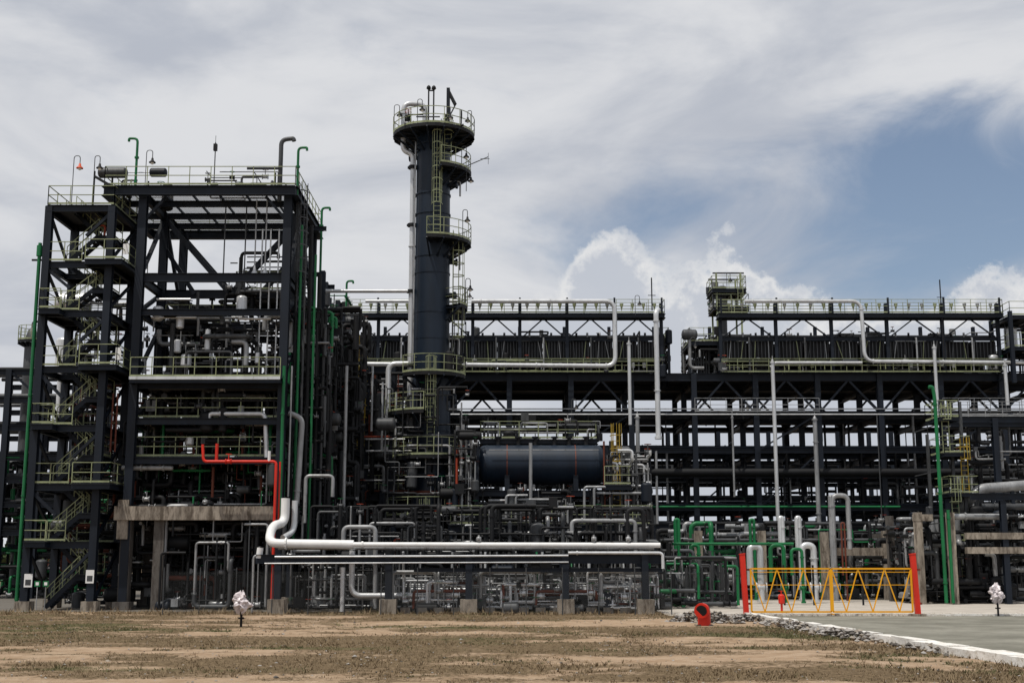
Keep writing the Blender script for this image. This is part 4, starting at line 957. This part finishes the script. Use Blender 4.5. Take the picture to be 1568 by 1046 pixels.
# ---------------------------------------------------------------- light and sky
sun_dir = Vector((-0.34, -0.34, 1.15)).normalized()
el = math.asin(sun_dir.z); az = math.atan2(sun_dir.x, sun_dir.y)
ld = bpy.data.lights.new('sun', 'SUN'); ld.energy = 3.4; ld.angle = math.radians(.7); ld.color = (1, .95, .87)
lo = bpy.data.objects.new('sun', ld); bpy.context.scene.collection.objects.link(lo); lo.rotation_euler = sun_dir.to_track_quat('Z','Y').to_euler(); lo.location = (0,0,60)
w = bpy.data.worlds.new('World'); bpy.context.scene.world = w; w.use_nodes = True
nt = w.node_tree; N = nt.nodes; L = nt.links; bg = N['Background']; bg.inputs['Strength'].default_value = .1
sky = N.new('ShaderNodeTexSky'); sky.sky_type = 'NISHITA'; sky.sun_disc = False; sky.sun_elevation = el; sky.sun_rotation = az; sky.air_density = 1.0; sky.dust_density = 1.0
tc = N.new('ShaderNodeTexCoord'); sp = N.new('ShaderNodeSeparateXYZ'); L.new(tc.outputs['Generated'], sp.inputs[0])
X, Yv, Zv = sp.outputs
mp = N.new('ShaderNodeMapping'); mp.inputs['Scale'].default_value = (1,1,2.6); mp.inputs['Rotation'].default_value = (0, math.radians(-14), 0); mp.inputs['Location'].default_value = (.35,.1,.2)
L.new(tc.outputs['Generated'], mp.inputs[0])
def wn(sc, det, ro, dis=0, vec=None):
    n = N.new('ShaderNodeTexNoise'); n.inputs['Scale'].default_value = sc; n.inputs['Detail'].default_value = det; n.inputs['Roughness'].default_value = ro; n.inputs['Distortion'].default_value = dis
    L.new(vec or mp.outputs[0], n.inputs['Vector']); return n.outputs[0]
M = lambda op, a, b_=None, c=None, clamp=False: mth(nt, op, a, b_, c, clamp)
n1 = wn(5.0, 9, .58, .5); n2 = wn(4.5, 8, .55, .5); n3 = wn(13, 10, .6, 0, tc.outputs['Generated']); n4 = wn(38, 10, .65, 0, tc.outputs['Generated'])
zt_ = M('SUBTRACT', Zv, M('MULTIPLY', M('SUBTRACT', X, .25), .06))
ex = M('POWER', M('ABSOLUTE', M('DIVIDE', M('SUBTRACT', X, .34), .31)), 2.0); ez = M('POWER', M('ABSOLUTE', M('DIVIDE', M('SUBTRACT', zt_, .262), .075)), 2.0)
e = M('MINIMUM', M('ADD', ex, ez), 1.5)
cov = mrange(M('ADD', n1, M('SUBTRACT', M('MULTIPLY', e, .36), .28)), .26, .68)
shade = mrange(n2, .32, .68)
cloud = mixc(shade, (4.7, 5.0, 5.65), (7.1, 7.2, 7.45))
skyc = mixc(mrange(Zv, .1, .5, .16, .08), sky.outputs[0], (4.5,4.6,4.8))
c1 = mixc(cov, skyc, cloud)
def bump_(c, w): return M('POWER', 2.718, M('MULTIPLY', M('POWER', M('DIVIDE', M('SUBTRACT', X, c), w), 2.0), -1.0))
hgt = M('ADD', .200, M('ADD', M('MULTIPLY', M('SUBTRACT', n3, .5), .10), M('MULTIPLY', M('SUBTRACT', n4, .5), .06)))
hgt = M('ADD', hgt, M('ADD', M('MULTIPLY', bump_(.078, .035), .064), M('MULTIPLY', bump_(.165, .03), .040)))
cum = mrange(M('SUBTRACT', hgt, Zv), -.003, .012)
cum = M('MULTIPLY', cum, mrange(X, -.04, .05, 0, .92))
cshade = mrange(M('ADD', M('SUBTRACT', hgt, Zv), M('MULTIPLY', M('SUBTRACT', n4, .5), .08)), 0, .035)
cumcol = mixc(cshade, (7.9, 7.9, 7.9), (5.4, 5.7, 6.3))
c2 = mixc(cum, c1, cumcol)
L.new(c2, bg.inputs['Color'])

# ---------------------------------------------------------------- camera
cd = bpy.data.cameras.new('camera'); cam = bpy.data.objects.new('camera', cd); bpy.context.scene.collection.objects.link(cam)
cam.location = (0,0,CH); cam.rotation_euler = (math.radians(90)+PIT, 0, 0); cd.sensor_width = 36; cd.lens = 36*F/1568; cd.clip_end = 9000; cd.clip_start = .1
sc = bpy.context.scene; sc.camera = cam
sc.view_settings.view_transform = 'Standard'; sc.view_settings.look = 'None'; sc.view_settings.exposure = 0
